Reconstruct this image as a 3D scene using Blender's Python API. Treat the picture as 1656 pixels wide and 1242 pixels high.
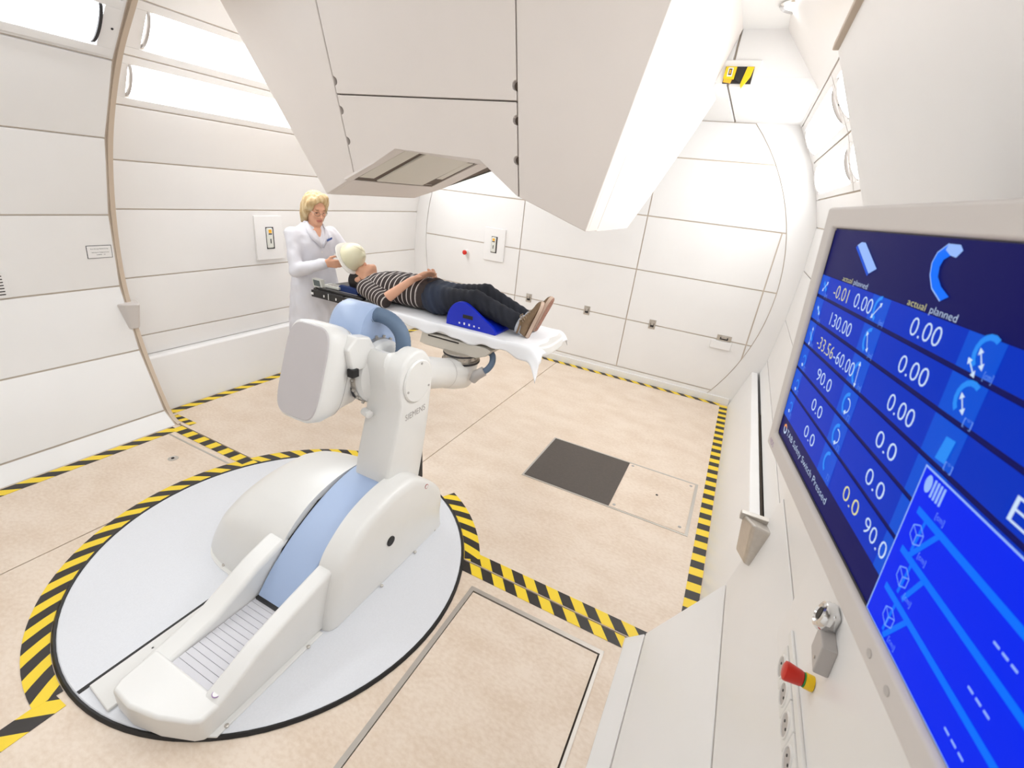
import bpy, bmesh, math, random
import numpy as np
from mathutils import Matrix, Vector

for _o in list(bpy.data.objects):
    bpy.data.objects.remove(_o, do_unlink=True)
scene = bpy.context.scene
COL = scene.collection

# ------------------------------------------------------------------ camera
CAM = Vector((0.0, 0.0, 1.9))
cam_d = bpy.data.cameras.new('camera')
cam_d.sensor_width = 36.0
cam_d.lens = 745.564 / 1656.0 * 36.0
cam_d.clip_start = 0.02
cam_d.clip_end = 60
cam_d.dof.use_dof = True
cam_d.dof.focus_distance = 2.9
cam_d.dof.aperture_fstop = 9.0
cam_o = bpy.data.objects.new('camera', cam_d)
COL.objects.link(cam_o)
RR = ((0.89000214, 0.4432171, 0.10702704),
      (0.26394295, -0.30940488, -0.91356595),
      (-0.37179336, 0.84132468, -0.39235503))
cam_o.matrix_world = Matrix(((RR[0][0], -RR[1][0], -RR[2][0], CAM.x),
                             (RR[0][1], -RR[1][1], -RR[2][1], CAM.y),
                             (RR[0][2], -RR[1][2], -RR[2][2], CAM.z),
                             (0, 0, 0, 1)))
scene.camera = cam_o

# ------------------------------------------------------------------ world, exposure
world = bpy.data.worlds.new('world')
scene.world = world
world.use_nodes = True
world.node_tree.nodes['Background'].inputs[0].default_value = (1, 1, 1, 1)
world.node_tree.nodes['Background'].inputs[1].default_value = 0.05
scene.view_settings.view_transform = 'Standard'
scene.view_settings.look = 'None'
scene.view_settings.gamma = 1.0
scene.view_settings.exposure = 0.66
scene.view_settings.use_curve_mapping = False
LAMP = 6.5          # wall luminaires
DOWN = 16.0         # recessed ceiling luminaires, the added ones too

# ------------------------------------------------------------------ materials
def lin(c):
    r = []
    for v in c:
        v /= 255.0
        r.append(v / 12.92 if v <= 0.04045 else ((v + 0.055) / 1.055) ** 2.4)
    return tuple(r) + (1.0,)

def mat(name, rgb, rough=0.5, metal=0.0, emit=0.0, noise=0.0, nscale=20.0, bump=0.0, bscale=200.0,
        coat=0.0, trans=0.0, sss=0.0, spec=0.5, stretch=None):
    m = bpy.data.materials.new(name)
    m.use_nodes = True
    nt = m.node_tree
    b = nt.nodes['Principled BSDF']
    c = lin(rgb)
    b.inputs['Base Color'].default_value = c
    b.inputs['Roughness'].default_value = rough
    b.inputs['Metallic'].default_value = metal
    b.inputs['Specular IOR Level'].default_value = spec
    if coat: b.inputs['Coat Weight'].default_value = coat
    if trans: b.inputs['Transmission Weight'].default_value = trans
    if emit:
        b.inputs['Emission Color'].default_value = c
        b.inputs['Emission Strength'].default_value = emit
    if noise or bump:
        tc = nt.nodes.new('ShaderNodeTexCoord')
        src = tc.outputs['Object']
        if stretch:
            mp = nt.nodes.new('ShaderNodeMapping')
            mp.inputs['Scale'].default_value = stretch
            nt.links.new(src, mp.inputs['Vector']); src = mp.outputs['Vector']
    if noise:
        n = nt.nodes.new('ShaderNodeTexNoise')
        n.inputs['Scale'].default_value = nscale
        n.inputs['Detail'].default_value = 6
        nt.links.new(src, n.inputs['Vector'])
        r = nt.nodes.new('ShaderNodeMapRange')
        r.inputs['From Min'].default_value = 0.3; r.inputs['From Max'].default_value = 0.7
        r.inputs['To Min'].default_value = 1 - noise; r.inputs['To Max'].default_value = 1 + noise
        nt.links.new(n.outputs['Fac'], r.inputs['Value'])
        mx = nt.nodes.new('ShaderNodeVectorMath'); mx.operation = 'SCALE'
        mx.inputs[0].default_value = c[:3]
        nt.links.new(r.outputs['Result'], mx.inputs['Scale'])
        nt.links.new(mx.outputs['Vector'], b.inputs['Base Color'])
    if bump:
        n2 = nt.nodes.new('ShaderNodeTexNoise')
        n2.inputs['Scale'].default_value = bscale
        nt.links.new(src, n2.inputs['Vector'])
        bp = nt.nodes.new('ShaderNodeBump')
        bp.inputs['Strength'].default_value = bump
        bp.inputs['Distance'].default_value = 0.002
        nt.links.new(n2.outputs['Fac'], bp.inputs['Height'])
        nt.links.new(bp.outputs['Normal'], b.inputs['Normal'])
    return m

M = {}
M['panel'] = mat('white_panel', (240, 238, 236), 0.32, noise=0.012, nscale=3)
M['backing'] = mat('seam_backing', (220, 206, 190), 0.7)
M['trim'] = mat('tan_trim', (206, 188, 168), 0.5)
M['dark_gap'] = mat('dark_gap', (46, 40, 36), 0.8)
M['ceiling'] = mat('ceiling_white', (240, 239, 237), 0.5, noise=0.01, nscale=3)
M['floor_base'] = mat('floor_base', (70, 58, 50), 0.8)
M['alu'] = mat('aluminium', (196, 190, 182), 0.35, metal=0.6)
M['steel'] = mat('brushed_steel', (198, 192, 184), 0.32, metal=0.85, noise=0.05, nscale=60)
M['chrome'] = mat('chrome', (225, 225, 225), 0.12, metal=1.0)
M['nozzle'] = mat('nozzle_plastic', (230, 221, 214), 0.42, noise=0.008, nscale=5, bump=0.05, bscale=120)
M['nozzle_in'] = mat('nozzle_window', (222, 216, 202), 0.35)
M['nozzle_shadow'] = mat('nozzle_slot', (104, 90, 78), 0.7)
M['robot'] = mat('robot_cream_plastic', (232, 230, 226), 0.28, noise=0.01, nscale=6)
M['robot_grey'] = mat('robot_grey_plate', (196, 190, 190), 0.5, noise=0.01, nscale=8)
M['disc'] = mat('turntable_white', (226, 227, 231), 0.45, noise=0.02, nscale=160, bump=0.12, bscale=300)
M['black'] = mat('black_rubber', (24, 22, 22), 0.5)
M['blue_cover'] = mat('pale_blue_plastic', (168, 187, 219), 0.38)
M['hose'] = mat('blue_grey_hose', (96, 116, 140), 0.5)
M['bellows'] = mat('bellows_grey', (214, 212, 216), 0.5)
M['bellows_line'] = mat('bellows_line', (150, 146, 150), 0.6)
M['carbon'] = mat('black_carbon', (38, 36, 36), 0.3)
M['mount'] = mat('mount_beige', (205, 198, 186), 0.45)
M['wedge'] = mat('cobalt_plastic', (10, 40, 190), 0.35)
M['navy'] = mat('navy_foam', (22, 48, 104), 0.7)
M['sheet'] = mat('white_sheet', (246, 246, 248), 0.8)
M['coat'] = mat('white_coat', (226, 225, 231), 0.85, bump=0.2, bscale=60)
M['white_plastic'] = mat('white_plastic', (236, 234, 230), 0.35)
M['grey_plastic'] = mat('grey_plastic', (186, 180, 176), 0.4)
M['dark_plate'] = mat('dark_floor_plate', (84, 76, 70), 0.6, noise=0.08, nscale=60)
M['bezel'] = mat('monitor_bezel', (212, 205, 200), 0.45)
M['red'] = mat('red_plastic', (206, 36, 18), 0.35)
M['yellow'] = mat('yellow_plastic', (250, 205, 10), 0.4)
M['green'] = mat('green_plastic', (40, 140, 70), 0.4)
M['orange'] = mat('orange_label', (245, 180, 40), 0.5)
M['ink'] = mat('ink', (50, 48, 50), 0.7)
M['paper'] = mat('paper_white', (240, 238, 236), 0.6)
M['grey_ink'] = mat('grey_ink', (176, 170, 166), 0.6)
M['red_ink'] = mat('red_ink', (176, 60, 60), 0.6)
M['purple_ink'] = mat('purple_ink', (170, 140, 180), 0.6)
M['mask'] = mat('cream_mask', (238, 232, 200), 0.35, trans=0.15)
M['mask_frame'] = mat('mask_frame_white', (244, 242, 238), 0.35)
M['shoe'] = mat('khaki_suede', (136, 112, 86), 0.85, noise=0.08, nscale=40)
M['sole'] = mat('pale_sole', (206, 180, 160), 0.7)
M['outsole'] = mat('brown_outsole', (164, 122, 104), 0.75)
M['lace'] = mat('lace', (170, 150, 126), 0.8)
M['denim_cuff'] = mat('denim_cuff', (188, 192, 200), 0.85, noise=0.08, nscale=120)
M['dark_hair'] = mat('dark_brown_hair', (30, 22, 18), 0.55, noise=0.25, nscale=90)
M['glass'] = mat('spectacle_wire', (150, 130, 116), 0.3, metal=0.8)
M['badge'] = mat('blue_badge', (50, 82, 150), 0.4)
M['lcd'] = mat('handset_lcd', (96, 106, 106), 0.3)
M['handset'] = mat('handset_white', (226, 226, 218), 0.4)

def lamp_mat(name, strength, rgb=(246, 251, 255)):
    m = bpy.data.materials.new(name)
    m.use_nodes = True
    b = m.node_tree.nodes['Principled BSDF']
    b.inputs['Base Color'].default_value = (0.9, 0.9, 0.9, 1)
    b.inputs['Roughness'].default_value = 0.3
    b.inputs['Emission Color'].default_value = lin(rgb)
    b.inputs['Emission Strength'].default_value = strength
    return m
M['lamp'] = lamp_mat('lamp_diffuser', LAMP)
M['down'] = lamp_mat('downlight_diffuser', DOWN)

# floor lino: beige with fibre streaks
def floor_mat():
    m = mat('beige_lino', (226, 205, 184), 0.36)
    nt = m.node_tree; b = nt.nodes['Principled BSDF']
    tc = nt.nodes.new('ShaderNodeTexCoord')
    n1 = nt.nodes.new('ShaderNodeTexNoise'); n1.inputs['Scale'].default_value = 55; n1.inputs['Detail'].default_value = 8
    n2 = nt.nodes.new('ShaderNodeTexNoise'); n2.inputs['Scale'].default_value = 5; n2.inputs['Detail'].default_value = 5
    mp = nt.nodes.new('ShaderNodeMapping'); mp.inputs['Scale'].default_value = (0.8, 1.25, 1)
    nt.links.new(tc.outputs['Object'], mp.inputs['Vector'])
    nt.links.new(mp.outputs['Vector'], n1.inputs['Vector']); nt.links.new(mp.outputs['Vector'], n2.inputs['Vector'])
    ad = nt.nodes.new('ShaderNodeMath'); ad.operation = 'ADD'
    nt.links.new(n1.outputs['Fac'], ad.inputs[0]); nt.links.new(n2.outputs['Fac'], ad.inputs[1])
    cr = nt.nodes.new('ShaderNodeValToRGB')
    cr.color_ramp.elements[0].position = 0.38; cr.color_ramp.elements[0].color = lin((221, 200, 178))
    cr.color_ramp.elements[1].position = 0.60; cr.color_ramp.elements[1].color = lin((234, 217, 199))
    hf = nt.nodes.new('ShaderNodeMath'); hf.operation = 'MULTIPLY'; hf.inputs[1].default_value = 0.5
    nt.links.new(ad.outputs[0], hf.inputs[0]); nt.links.new(hf.outputs[0], cr.inputs['Fac'])
    nt.links.new(cr.outputs['Color'], b.inputs['Base Color'])
    return m
M['floor'] = floor_mat()

def tape_mat():
    m = mat('hazard_tape', (250, 210, 40), 0.45)
    nt = m.node_tree; b = nt.nodes['Principled BSDF']
    uv = nt.nodes.new('ShaderNodeUVMap')
    sp = nt.nodes.new('ShaderNodeSeparateXYZ'); nt.links.new(uv.outputs['UV'], sp.inputs[0])
    fr = nt.nodes.new('ShaderNodeMath'); fr.operation = 'FRACT'
    nt.links.new(sp.outputs['X'], fr.inputs[0])
    gt = nt.nodes.new('ShaderNodeMath'); gt.operation = 'GREATER_THAN'; gt.inputs[1].default_value = 0.5
    nt.links.new(fr.outputs[0], gt.inputs[0])
    mx = nt.nodes.new('ShaderNodeMix'); mx.data_type = 'RGBA'
    mx.inputs[6].default_value = lin((246, 212, 48)); mx.inputs[7].default_value = lin((44, 38, 34))
    nt.links.new(gt.outputs[0], mx.inputs[0]); nt.links.new(mx.outputs[2], b.inputs['Base Color'])
    return m
M['tape'] = tape_mat()

def attr_mat(name, rough=0.55, sss=0.0, bump=0.0, bscale=80):
    m = bpy.data.materials.new(name); m.use_nodes = True
    nt = m.node_tree; b = nt.nodes['Principled BSDF']
    a = nt.nodes.new('ShaderNodeAttribute'); a.attribute_name = 'tint'
    nt.links.new(a.outputs['Color'], b.inputs['Base Color'])
    b.inputs['Roughness'].default_value = rough
    b.inputs['Specular IOR Level'].default_value = 0.35
    if bump:
        tc = nt.nodes.new('ShaderNodeTexCoord')
        n2 = nt.nodes.new('ShaderNodeTexNoise'); n2.inputs['Scale'].default_value = bscale
        nt.links.new(tc.outputs['Object'], n2.inputs['Vector'])
        bp = nt.nodes.new('ShaderNodeBump'); bp.inputs['Strength'].default_value = bump; bp.inputs['Distance'].default_value = 0.006
        nt.links.new(n2.outputs['Fac'], bp.inputs['Height']); nt.links.new(bp.outputs['Normal'], b.inputs['Normal'])
    return m
M['skin'] = attr_mat('skin', 0.5)
M['hair'] = attr_mat('blond_hair', 0.5, bump=0.8, bscale=70)
M['denim'] = attr_mat('dark_denim', 0.85, bump=0.6, bscale=26)

def stripe_mat():
    m = mat('striped_jersey', (52, 44, 42), 0.9)
    nt = m.node_tree; b = nt.nodes['Principled BSDF']
    a = nt.nodes.new('ShaderNodeAttribute'); a.attribute_name = 'band'
    fr = nt.nodes.new('ShaderNodeMath'); fr.operation = 'FRACT'
    nt.links.new(a.outputs['Fac'], fr.inputs[0])
    gt = nt.nodes.new('ShaderNodeMath'); gt.operation = 'GREATER_THAN'; gt.inputs[1].default_value = 0.78
    nt.links.new(fr.outputs[0], gt.inputs[0])
    mx = nt.nodes.new('ShaderNodeMix'); mx.data_type = 'RGBA'
    mx.inputs[6].default_value = lin((56, 46, 44)); mx.inputs[7].default_value = lin((205, 196, 190))
    nt.links.new(gt.outputs[0], mx.inputs[0]); nt.links.new(mx.outputs[2], b.inputs['Base Color'])
    return m
M['jersey'] = stripe_mat()

def screen_mat(name, rgb, s):
    m = bpy.data.materials.new(name); m.use_nodes = True
    b = m.node_tree.nodes['Principled BSDF']
    b.inputs['Base Color'].default_value = (0.0, 0.0, 0.0, 1); b.inputs['Roughness'].default_value = 0.35
    b.inputs['Specular IOR Level'].default_value = 0.03
    b.inputs['Emission Color'].default_value = lin(rgb); b.inputs['Emission Strength'].default_value = s
    return m
SCR = 0.64
for k, c in dict(s_navy=(18, 18, 88), s_blue=(0, 50, 190), s_strip=(8, 80, 212), s_box=(0, 40, 240), s_line=(0, 112, 255),
                 s_white=(205, 226, 250), s_yellow=(226, 222, 150), s_icon=(40, 140, 245), s_pale=(150, 185, 250),
                 s_dim=(120, 165, 250), s_sep=(4, 8, 84), s_orange=(240, 150, 60)).items():
    M[k] = screen_mat('screen_' + k[2:], c, SCR)

# ------------------------------------------------------------------ mesh helpers
class MB:
    def __init__(s): s.v = []; s.f = []; s.uv = {}
    def add(s, vs, fs):
        o = len(s.v); s.v += [tuple(map(float, p)) for p in vs]; s.f += [tuple(i + o for i in f) for f in fs]; return o
    def box(s, x0, x1, y0, y1, z0, z1):
        s.add([(x0, y0, z0), (x1, y0, z0), (x1, y1, z0), (x0, y1, z0), (x0, y0, z1), (x1, y0, z1), (x1, y1, z1), (x0, y1, z1)],
              [(0, 3, 2, 1), (4, 5, 6, 7), (0, 1, 5, 4), (1, 2, 6, 5), (2, 3, 7, 6), (3, 0, 4, 7)]); return s
    def prism(s, poly, d0, d1, axis='x'):
        """extrude a 2-D polygon along an axis; poly coords are the two other axes in order"""
        def mk(p, d):
            return {'x': (d, p[0], p[1]), 'y': (p[0], d, p[1]), 'z': (p[0], p[1], d)}[axis]
        n = len(poly)
        area = sum(poly[i][0] * poly[(i + 1) % n][1] - poly[(i + 1) % n][0] * poly[i][1] for i in range(n))
        if area < 0: poly = poly[::-1]
        flip = (axis == 'y')
        if d1 < d0: d0, d1 = d1, d0
        vs = [mk(p, d0) for p in poly] + [mk(p, d1) for p in poly]
        fs = [tuple(range(n))[::-1], tuple(range(n, 2 * n))] + [(i, (i + 1) % n, n + (i + 1) % n, n + i) for i in range(n)]
        if flip: fs = [f[::-1] for f in fs]
        s.add(vs, fs); return s
    def loft(s, rings, cap=True, closed=True):
        n = len(rings[0]); o = len(s.v)
        vs = [p for r in rings for p in r]; fs = []
        for i in range(len(rings) - 1):
            for j in range(n if closed else n - 1):
                a = i * n + j; b = i * n + (j + 1) % n
                fs.append((a, b, b + n, a + n))
        if cap and closed:
            fs.append(tuple(range(n))[::-1]); fs.append(tuple(range((len(rings) - 1) * n, len(rings) * n)))
        s.add(vs, fs); return s
    def tube(s, path, r, n=12, cap=True):
        P = [Vector(p) for p in path]; rings = []
        rr = r if isinstance(r, (list, tuple)) else [r] * len(P)
        up = None
        for i, p in enumerate(P):
            t = (P[min(i + 1, len(P) - 1)] - P[max(i - 1, 0)]).normalized()
            if up is None:
                up = Vector((0, 0, 1)) if abs(t.z) < 0.9 else Vector((1, 0, 0))
            a = t.cross(up).normalized(); b = a.cross(t).normalized(); up = b
            rings.append([tuple(p + a * math.cos(2 * math.pi * k / n) * rr[i] + b * math.sin(2 * math.pi * k / n) * rr[i]) for k in range(n)])
        # orientation: make it outward
        s.loft([q[::-1] for q in rings], cap); return s
    def lathe(s, prof, c, axis=(0, 0, 1), n=32, cap=True):
        A = Vector(axis).normalized(); q = A.to_track_quat('Z', 'Y'); C = Vector(c)
        rings = [[tuple(C + q @ Vector((r * math.cos(2 * math.pi * k / n), r * math.sin(2 * math.pi * k / n), h))) for k in range(n)] for r, h in prof]
        s.loft(rings, cap); return s
    def grid(s, fn, nu, nv):
        o = len(s.v)
        vs = [fn(i / nu, j / nv) for i in range(nu + 1) for j in range(nv + 1)]
        fs = [(i * (nv + 1) + j, (i + 1) * (nv + 1) + j, (i + 1) * (nv + 1) + j + 1, i * (nv + 1) + j + 1) for i in range(nu) for j in range(nv)]
        s.add(vs, fs); return s
    def obj(s, name, m, parent=None, smooth=None, bevel=0, seg=2, solid=0, sub=0):
        me = bpy.data.meshes.new(name)
        me.from_pydata(s.v, [], s.f)
        me.materials.append(M[m] if isinstance(m, str) else m)
        return link(name, me, parent, smooth, bevel, seg, solid, sub)

def link(name, me, parent=None, smooth=None, bevel=0, seg=2, solid=0, sub=0):
    o = bpy.data.objects.new(name, me); COL.objects.link(o)
    me.validate(); me.update()
    if parent is not None:
        o.parent = parent
    if solid:
        md = o.modifiers.new('solid', 'SOLIDIFY'); md.thickness = abs(solid); md.offset = -1 if solid > 0 else 1
    if bevel:
        md = o.modifiers.new('bevel', 'BEVEL'); md.width = bevel; md.segments = seg; md.limit_method = 'ANGLE'; md.angle_limit = math.radians(35)
        md.harden_normals = False
    if sub:
        md = o.modifiers.new('sub', 'SUBSURF'); md.levels = sub; md.render_levels = sub
    if smooth is not None:
        me.polygons.foreach_set('use_smooth', [True] * len(me.polygons))
        if smooth < 180:
            try:
                me.set_sharp_from_angle(angle=math.radians(smooth))
            except Exception:
                pass
    elif bevel:
        me.polygons.foreach_set('use_smooth', [True] * len(me.polygons))
        try:
            me.set_sharp_from_angle(angle=math.radians(35))
        except Exception:
            pass
        o.modifiers['bevel'].harden_normals = True
    return o

def tag(o, label=None, cat=None, group=None, kind=None):
    if label: o['label'] = label
    if cat: o['category'] = cat
    if group: o['group'] = group
    if kind: o['kind'] = kind
    return o

def thing(name, label, cat, loc=(0, 0, 0), group=None, mw=None):
    o = bpy.data.objects.new(name, None); COL.objects.link(o)
    o.empty_display_size = 0.1
    if mw is not None: o.matrix_world = mw
    else: o.location = loc
    tag(o, label, cat, group); return o

def part(name, mb, m, parent, **k):
    """mesh given in world coordinates, parented keeping its place"""
    o = mb.obj(name, m, None, **k)
    o.parent = parent
    o.matrix_parent_inverse = WMI(parent)
    return o

def WM(o):
    if o.parent is None: return o.matrix_basis.copy()
    return WM(o.parent) @ o.matrix_parent_inverse @ o.matrix_basis

def WMI(parent):
    return WM(parent).inverted()

def local_to(o, loc):
    """give a world-space mesh its origin at loc"""
    me = o.data; d = Vector(loc)
    me.transform(Matrix.Translation(-d)); o.location = d
    return o

def catmull(P, n=8):
    out = []
    for i in range(len(P) - 1):
        p0 = P[max(i - 1, 0)]; p1 = P[i]; p2 = P[i + 1]; p3 = P[min(i + 2, len(P) - 1)]
        for k in range(n):
            t = k / n
            out.append(tuple(0.5 * ((2 * b) + (-a + c) * t + (2 * a - 5 * b + 4 * c - d) * t * t + (-a + 3 * b - 3 * c + d) * t ** 3)
                             for a, b, c, d in zip(p0, p1, p2, p3)))
    out.append(tuple(P[-1])); return out

def text_mesh(s, size, thin=0.0, font_stretch=1.0, align='LEFT', shear=0.0, extrude=0.0):
    cu = bpy.data.curves.new('txt', 'FONT'); cu.body = s; cu.size = size; cu.align_x = align; cu.shear = shear
    cu.extrude = extrude; cu.resolution_u = 3; cu.offset = thin
    o = bpy.data.objects.new('txt', cu); COL.objects.link(o)
    dg = bpy.context.evaluated_depsgraph_get()
    me = bpy.data.meshes.new_from_object(o.evaluated_get(dg))
    bpy.data.objects.remove(o, do_unlink=True); bpy.data.curves.remove(cu)
    vs = [tuple(v.co) for v in me.vertices]; fs = [tuple(p.vertices) for p in me.polygons]
    bpy.data.meshes.remove(me)
    return vs, fs

# ================================================================== THE SETTING
Y_NEAR, Y_GAP, Y_BACK = -1.3, 1.71, 5.11
NEAR_L = [(-3.43, 0.0), (-3.54, 0.09), (-3.70, 0.53), (-3.77, 0.98), (-3.71, 1.45), (-3.56, 1.90), (-3.32, 2.29), (-3.06, 2.57), (-2.70, 2.95)]
NEAR_R = [(-0.02, 0.0), (0.06, 0.08), (0.29, 0.52), (0.36, 0.98), (0.355, 1.45), (0.28, 1.93), (0.08, 2.33)]
FAR_L = [(-3.86, 0.42), (-3.87, 0.57), (-3.88, 1.0), (-3.86, 1.47), (-3.80, 1.78), (-3.67, 2.10), (-3.52, 2.36), (-3.33, 2.62), (-3.0, 2.95)]
FAR_R = [(0.47, 0.42), (0.50, 0.57), (0.53, 1.0), (0.54, 1.47), (0.52, 1.85), (0.45, 2.07), (0.33, 2.35), (0.16, 2.62), (-0.12, 2.95)]
SEAM = 0.0045

def strip_panel(a, b, y0, y1, inward, th=0.02):
    """flat wall panel between two profile points, running along y, seam gap on its long edges"""
    a = Vector((a[0], a[1])); b = Vector((b[0], b[1])); d = (b - a).normalized()
    a2 = a + d * SEAM; b2 = b - d * SEAM
    nrm = Vector((d.y, -d.x))
    if nrm.x * inward < 0: nrm = -nrm
    a3 = a2 - nrm * th; b3 = b2 - nrm * th
    mb = MB(); mb.prism([tuple(a2), tuple(b2), tuple(b3), tuple(a3)], y0, y1, 'y'); return mb

def back_shell(prof, y0, y1, inward, off=0.012):
    mb = MB(); pts = []
    for i, p in enumerate(prof):
        q0 = prof[max(i - 1, 0)]; q1 = prof[min(i + 1, len(prof) - 1)]
        d = (Vector(q1) - Vector(q0)).normalized(); nrm = Vector((d.y, -d.x))
        if nrm.x * inward < 0: nrm = -nrm
        pts.append(Vector(p) - nrm * off)
    mb.loft([[(p.x, y0, p.y) for p in pts], [(p.x, y1, p.y) for p in pts]], cap=False, closed=False)
    return mb

# --- left wall: gantry ring (near) and treatment drum (far)
sh = MB()
for prof, y0, y1 in ((NEAR_L, Y_NEAR, Y_GAP - 0.012), (FAR_L, Y_GAP, Y_BACK + 0.05)):
    b = back_shell(prof, y0, y1, 1); sh.add(b.v, b.f)
sh.loft([[(x - 0.02, Y_GAP, z) for x, z in NEAR_L], [(x - 0.5, Y_GAP, z) for x, z in NEAR_L]], cap=False, closed=False)
wl = sh.obj('wall_left', 'backing', None)
tag(wl, 'white curved side wall of long horizontal panels behind the woman in white', 'wall', kind='structure')
for i in range(len(NEAR_L) - 1):
    part('wall_panel', strip_panel(NEAR_L[i], NEAR_L[i + 1], Y_NEAR, Y_GAP - 0.025, 1), 'panel', wl, bevel=0.0025, seg=2)
for i in range(len(FAR_L) - 1):
    if i in (5, 6): continue
    part('wall_panel', strip_panel(FAR_L[i], FAR_L[i + 1], Y_GAP + 0.004, Y_BACK, 1), 'panel', wl, bevel=0.0025, seg=2)
def trim_strip(prof, side, inset=0.004, w=0.026):
    pts = catmull([(p[0], p[1]) for p in prof], 10); mb = MB(); rings = []
    for i, p in enumerate(pts):
        q0 = pts[max(i - 1, 0)]; q1 = pts[min(i + 1, len(pts) - 1)]
        d = (Vector(q1) - Vector(q0)).normalized(); n = Vector((d.y, -d.x))
        if n.x * side < 0: n = -n
        a = Vector(p) + n * 0.009; c = Vector(p) - n * 0.03
        rings.append([(a.x, Y_GAP - w + 0.014, a.y), (a.x, Y_GAP + 0.014, a.y), (c.x, Y_GAP + 0.014, c.y), (c.x, Y_GAP - w + 0.014, c.y)])
    mb.loft(rings); return mb
part('ring_trim', trim_strip(NEAR_L, 1), 'trim', wl, smooth=40)
kick = MB().prism([(-3.70, 0.0), (-3.795, 0.405), (-3.815, 0.42), (-3.90, 0.42), (-3.90, 0.0)], Y_GAP + 0.004, Y_BACK, 'y')
part('kick_panel', kick, 'panel', wl, bevel=0.006)

# --- right wall
sh = MB()
for prof, y0, y1 in ((NEAR_R, Y_NEAR, Y_GAP - 0.012), (FAR_R, Y_GAP, Y_BACK + 0.05)):
    b = back_shell(prof, y0, y1, -1); sh.add(b.v, b.f)
sh.loft([[(x + 0.02, Y_GAP - 0.008, z) for x, z in NEAR_R], [(x + 0.5, Y_GAP - 0.008, z) for x, z in NEAR_R]], cap=False, closed=False)
sh.add([(0.09, Y_NEAR, 2.33), (0.09, Y_GAP, 2.33), (0.34, Y_GAP, 2.33), (0.34, Y_NEAR, 2.33)], [(0, 1, 2, 3)])
wr = sh.obj('wall_right', 'backing', None)
tag(wr, 'white curved side wall of long horizontal panels behind the monitor', 'wall', kind='structure')
for i in range(len(NEAR_R) - 1):
    part('wall_panel', strip_panel(NEAR_R[i], NEAR_R[i + 1], Y_NEAR, Y_GAP - 0.006, -1), 'panel', wr, bevel=0.0025, seg=2)
part('wall_panel', strip_panel((0.34, 2.33), (-0.05, 2.95), Y_NEAR, Y_GAP, -1), 'panel', wr, bevel=0.0025)
for i in range(len(FAR_R) - 1):
    if i in (5, 6): continue
    part('wall_panel', strip_panel(FAR_R[i], FAR_R[i + 1], Y_GAP + 0.004, Y_BACK, -1), 'panel', wr, bevel=0.0025, seg=2)
kick = MB().prism([(0.28, 0.0), (0.395, 0.405), (0.40, 0.42), (0.455, 0.42), (0.455, 0.0)], Y_GAP + 0.004, Y_BACK, 'y')
part('kick_panel', kick, 'panel', wr, bevel=0.006)
part('edge_trim', MB().box(0.068, 0.10, Y_NEAR, Y_GAP - 0.006, 2.325, 2.345), 'trim', wr, bevel=0.003)

# --- back wall: round inset of panels in a white surround
CX, CZ, CR = -1.66, 1.2, 2.05
bw = MB().box(-4.1, 0.8, Y_BACK + 0.012, Y_BACK + 0.10, -0.05, 2.75).obj('wall_back', 'backing')
tag(bw, 'white end wall with a large round inset of rectangular panels', 'wall', kind='structure')
# surround, with the circle cut out
N = 96
ring = []; outer = []
for k in range(N):
    a = 2 * math.pi * k / N; c, s_ = math.cos(a), math.sin(a)
    ring.append((CX + CR * c, Y_BACK, CZ + CR * s_))
    t = min(9e9 if abs(c) < 1e-9 else (2.45 / abs(c)), 9e9 if abs(s_) < 1e-9 else ((2.3 if s_ > 0 else 2.3) / abs(s_)))
    t = max(t, CR + 0.01)
    outer.append((CX + t * c, Y_BACK, CZ + t * s_))
mb = MB(); mb.add(ring + outer, [(k, (k + 1) % N, N + (k + 1) % N, N + k) for k in range(N)])
mb.add([(x, Y_BACK + 0.012, z) for x, y, z in ring], [])
mb.f += [(k, 2 * N + k, 2 * N + (k + 1) % N, (k + 1) % N) for k in range(N)]
part('surround_panel', mb, 'panel', bw)
def clip(poly, a, b, c):     # keep a*x+b*z<=c
    out = []
    for i in range(len(poly)):
        p, q = poly[i], poly[(i + 1) % len(poly)]
        dp = a * p[0] + b * p[1] - c; dq = a * q[0] + b * q[1] - c
        if dp <= 0: out.append(p)
        if (dp < 0 < dq) or (dq < 0 < dp):
            t = dp / (dp - dq); out.append((p[0] + (q[0] - p[0]) * t, p[1] + (q[1] - p[1]) * t))
    return out
circ = [(CX + (CR - 0.008) * math.cos(2 * math.pi * k / 160), CZ + (CR - 0.008) * math.sin(2 * math.pi * k / 160)) for k in range(160)]
zs = [0.0, 0.12, 0.68, 1.23, 1.77, 2.32, 2.64]
cols = {0: [-5, 2], 1: [-5, -2.36, -0.97, 0.27, 2], 2: [-5, -2.36, -0.97, 0.27, 2], 3: [-5, -2.36, -0.97, 0.27, 2], 4: [-5, -2.36, -0.97, 2], 5: [-5, -2.36, -0.97, 2]}
for r in range(6):
    for c in range(len(cols[r]) - 1):
        e = 0.006
        p = clip(circ, 0, -1, -(zs[r] + (e if r else -0.02))); p = clip(p, 0, 1, zs[r + 1] - e) if p else p
        p = clip(p, -1, 0, -(cols[r][c] + e)) if p else p
        p = clip(p, 1, 0, cols[r][c + 1] - e) if p else p
        if len(p) < 3: continue
        ar = abs(sum(p[i][0] * p[(i + 1) % len(p)][1] - p[(i + 1) % len(p)][0] * p[i][1] for i in range(len(p)))) / 2
        if ar < 0.0004: continue
        part('wall_panel', MB().prism(p, Y_BACK, Y_BACK + 0.011, 'y'), 'panel', bw)
part('skirting', MB().box(-3.7, 0.28, Y_BACK - 0.012, Y_BACK + 0.01, 0.0, 0.075), 'panel', bw, bevel=0.004)

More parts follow.
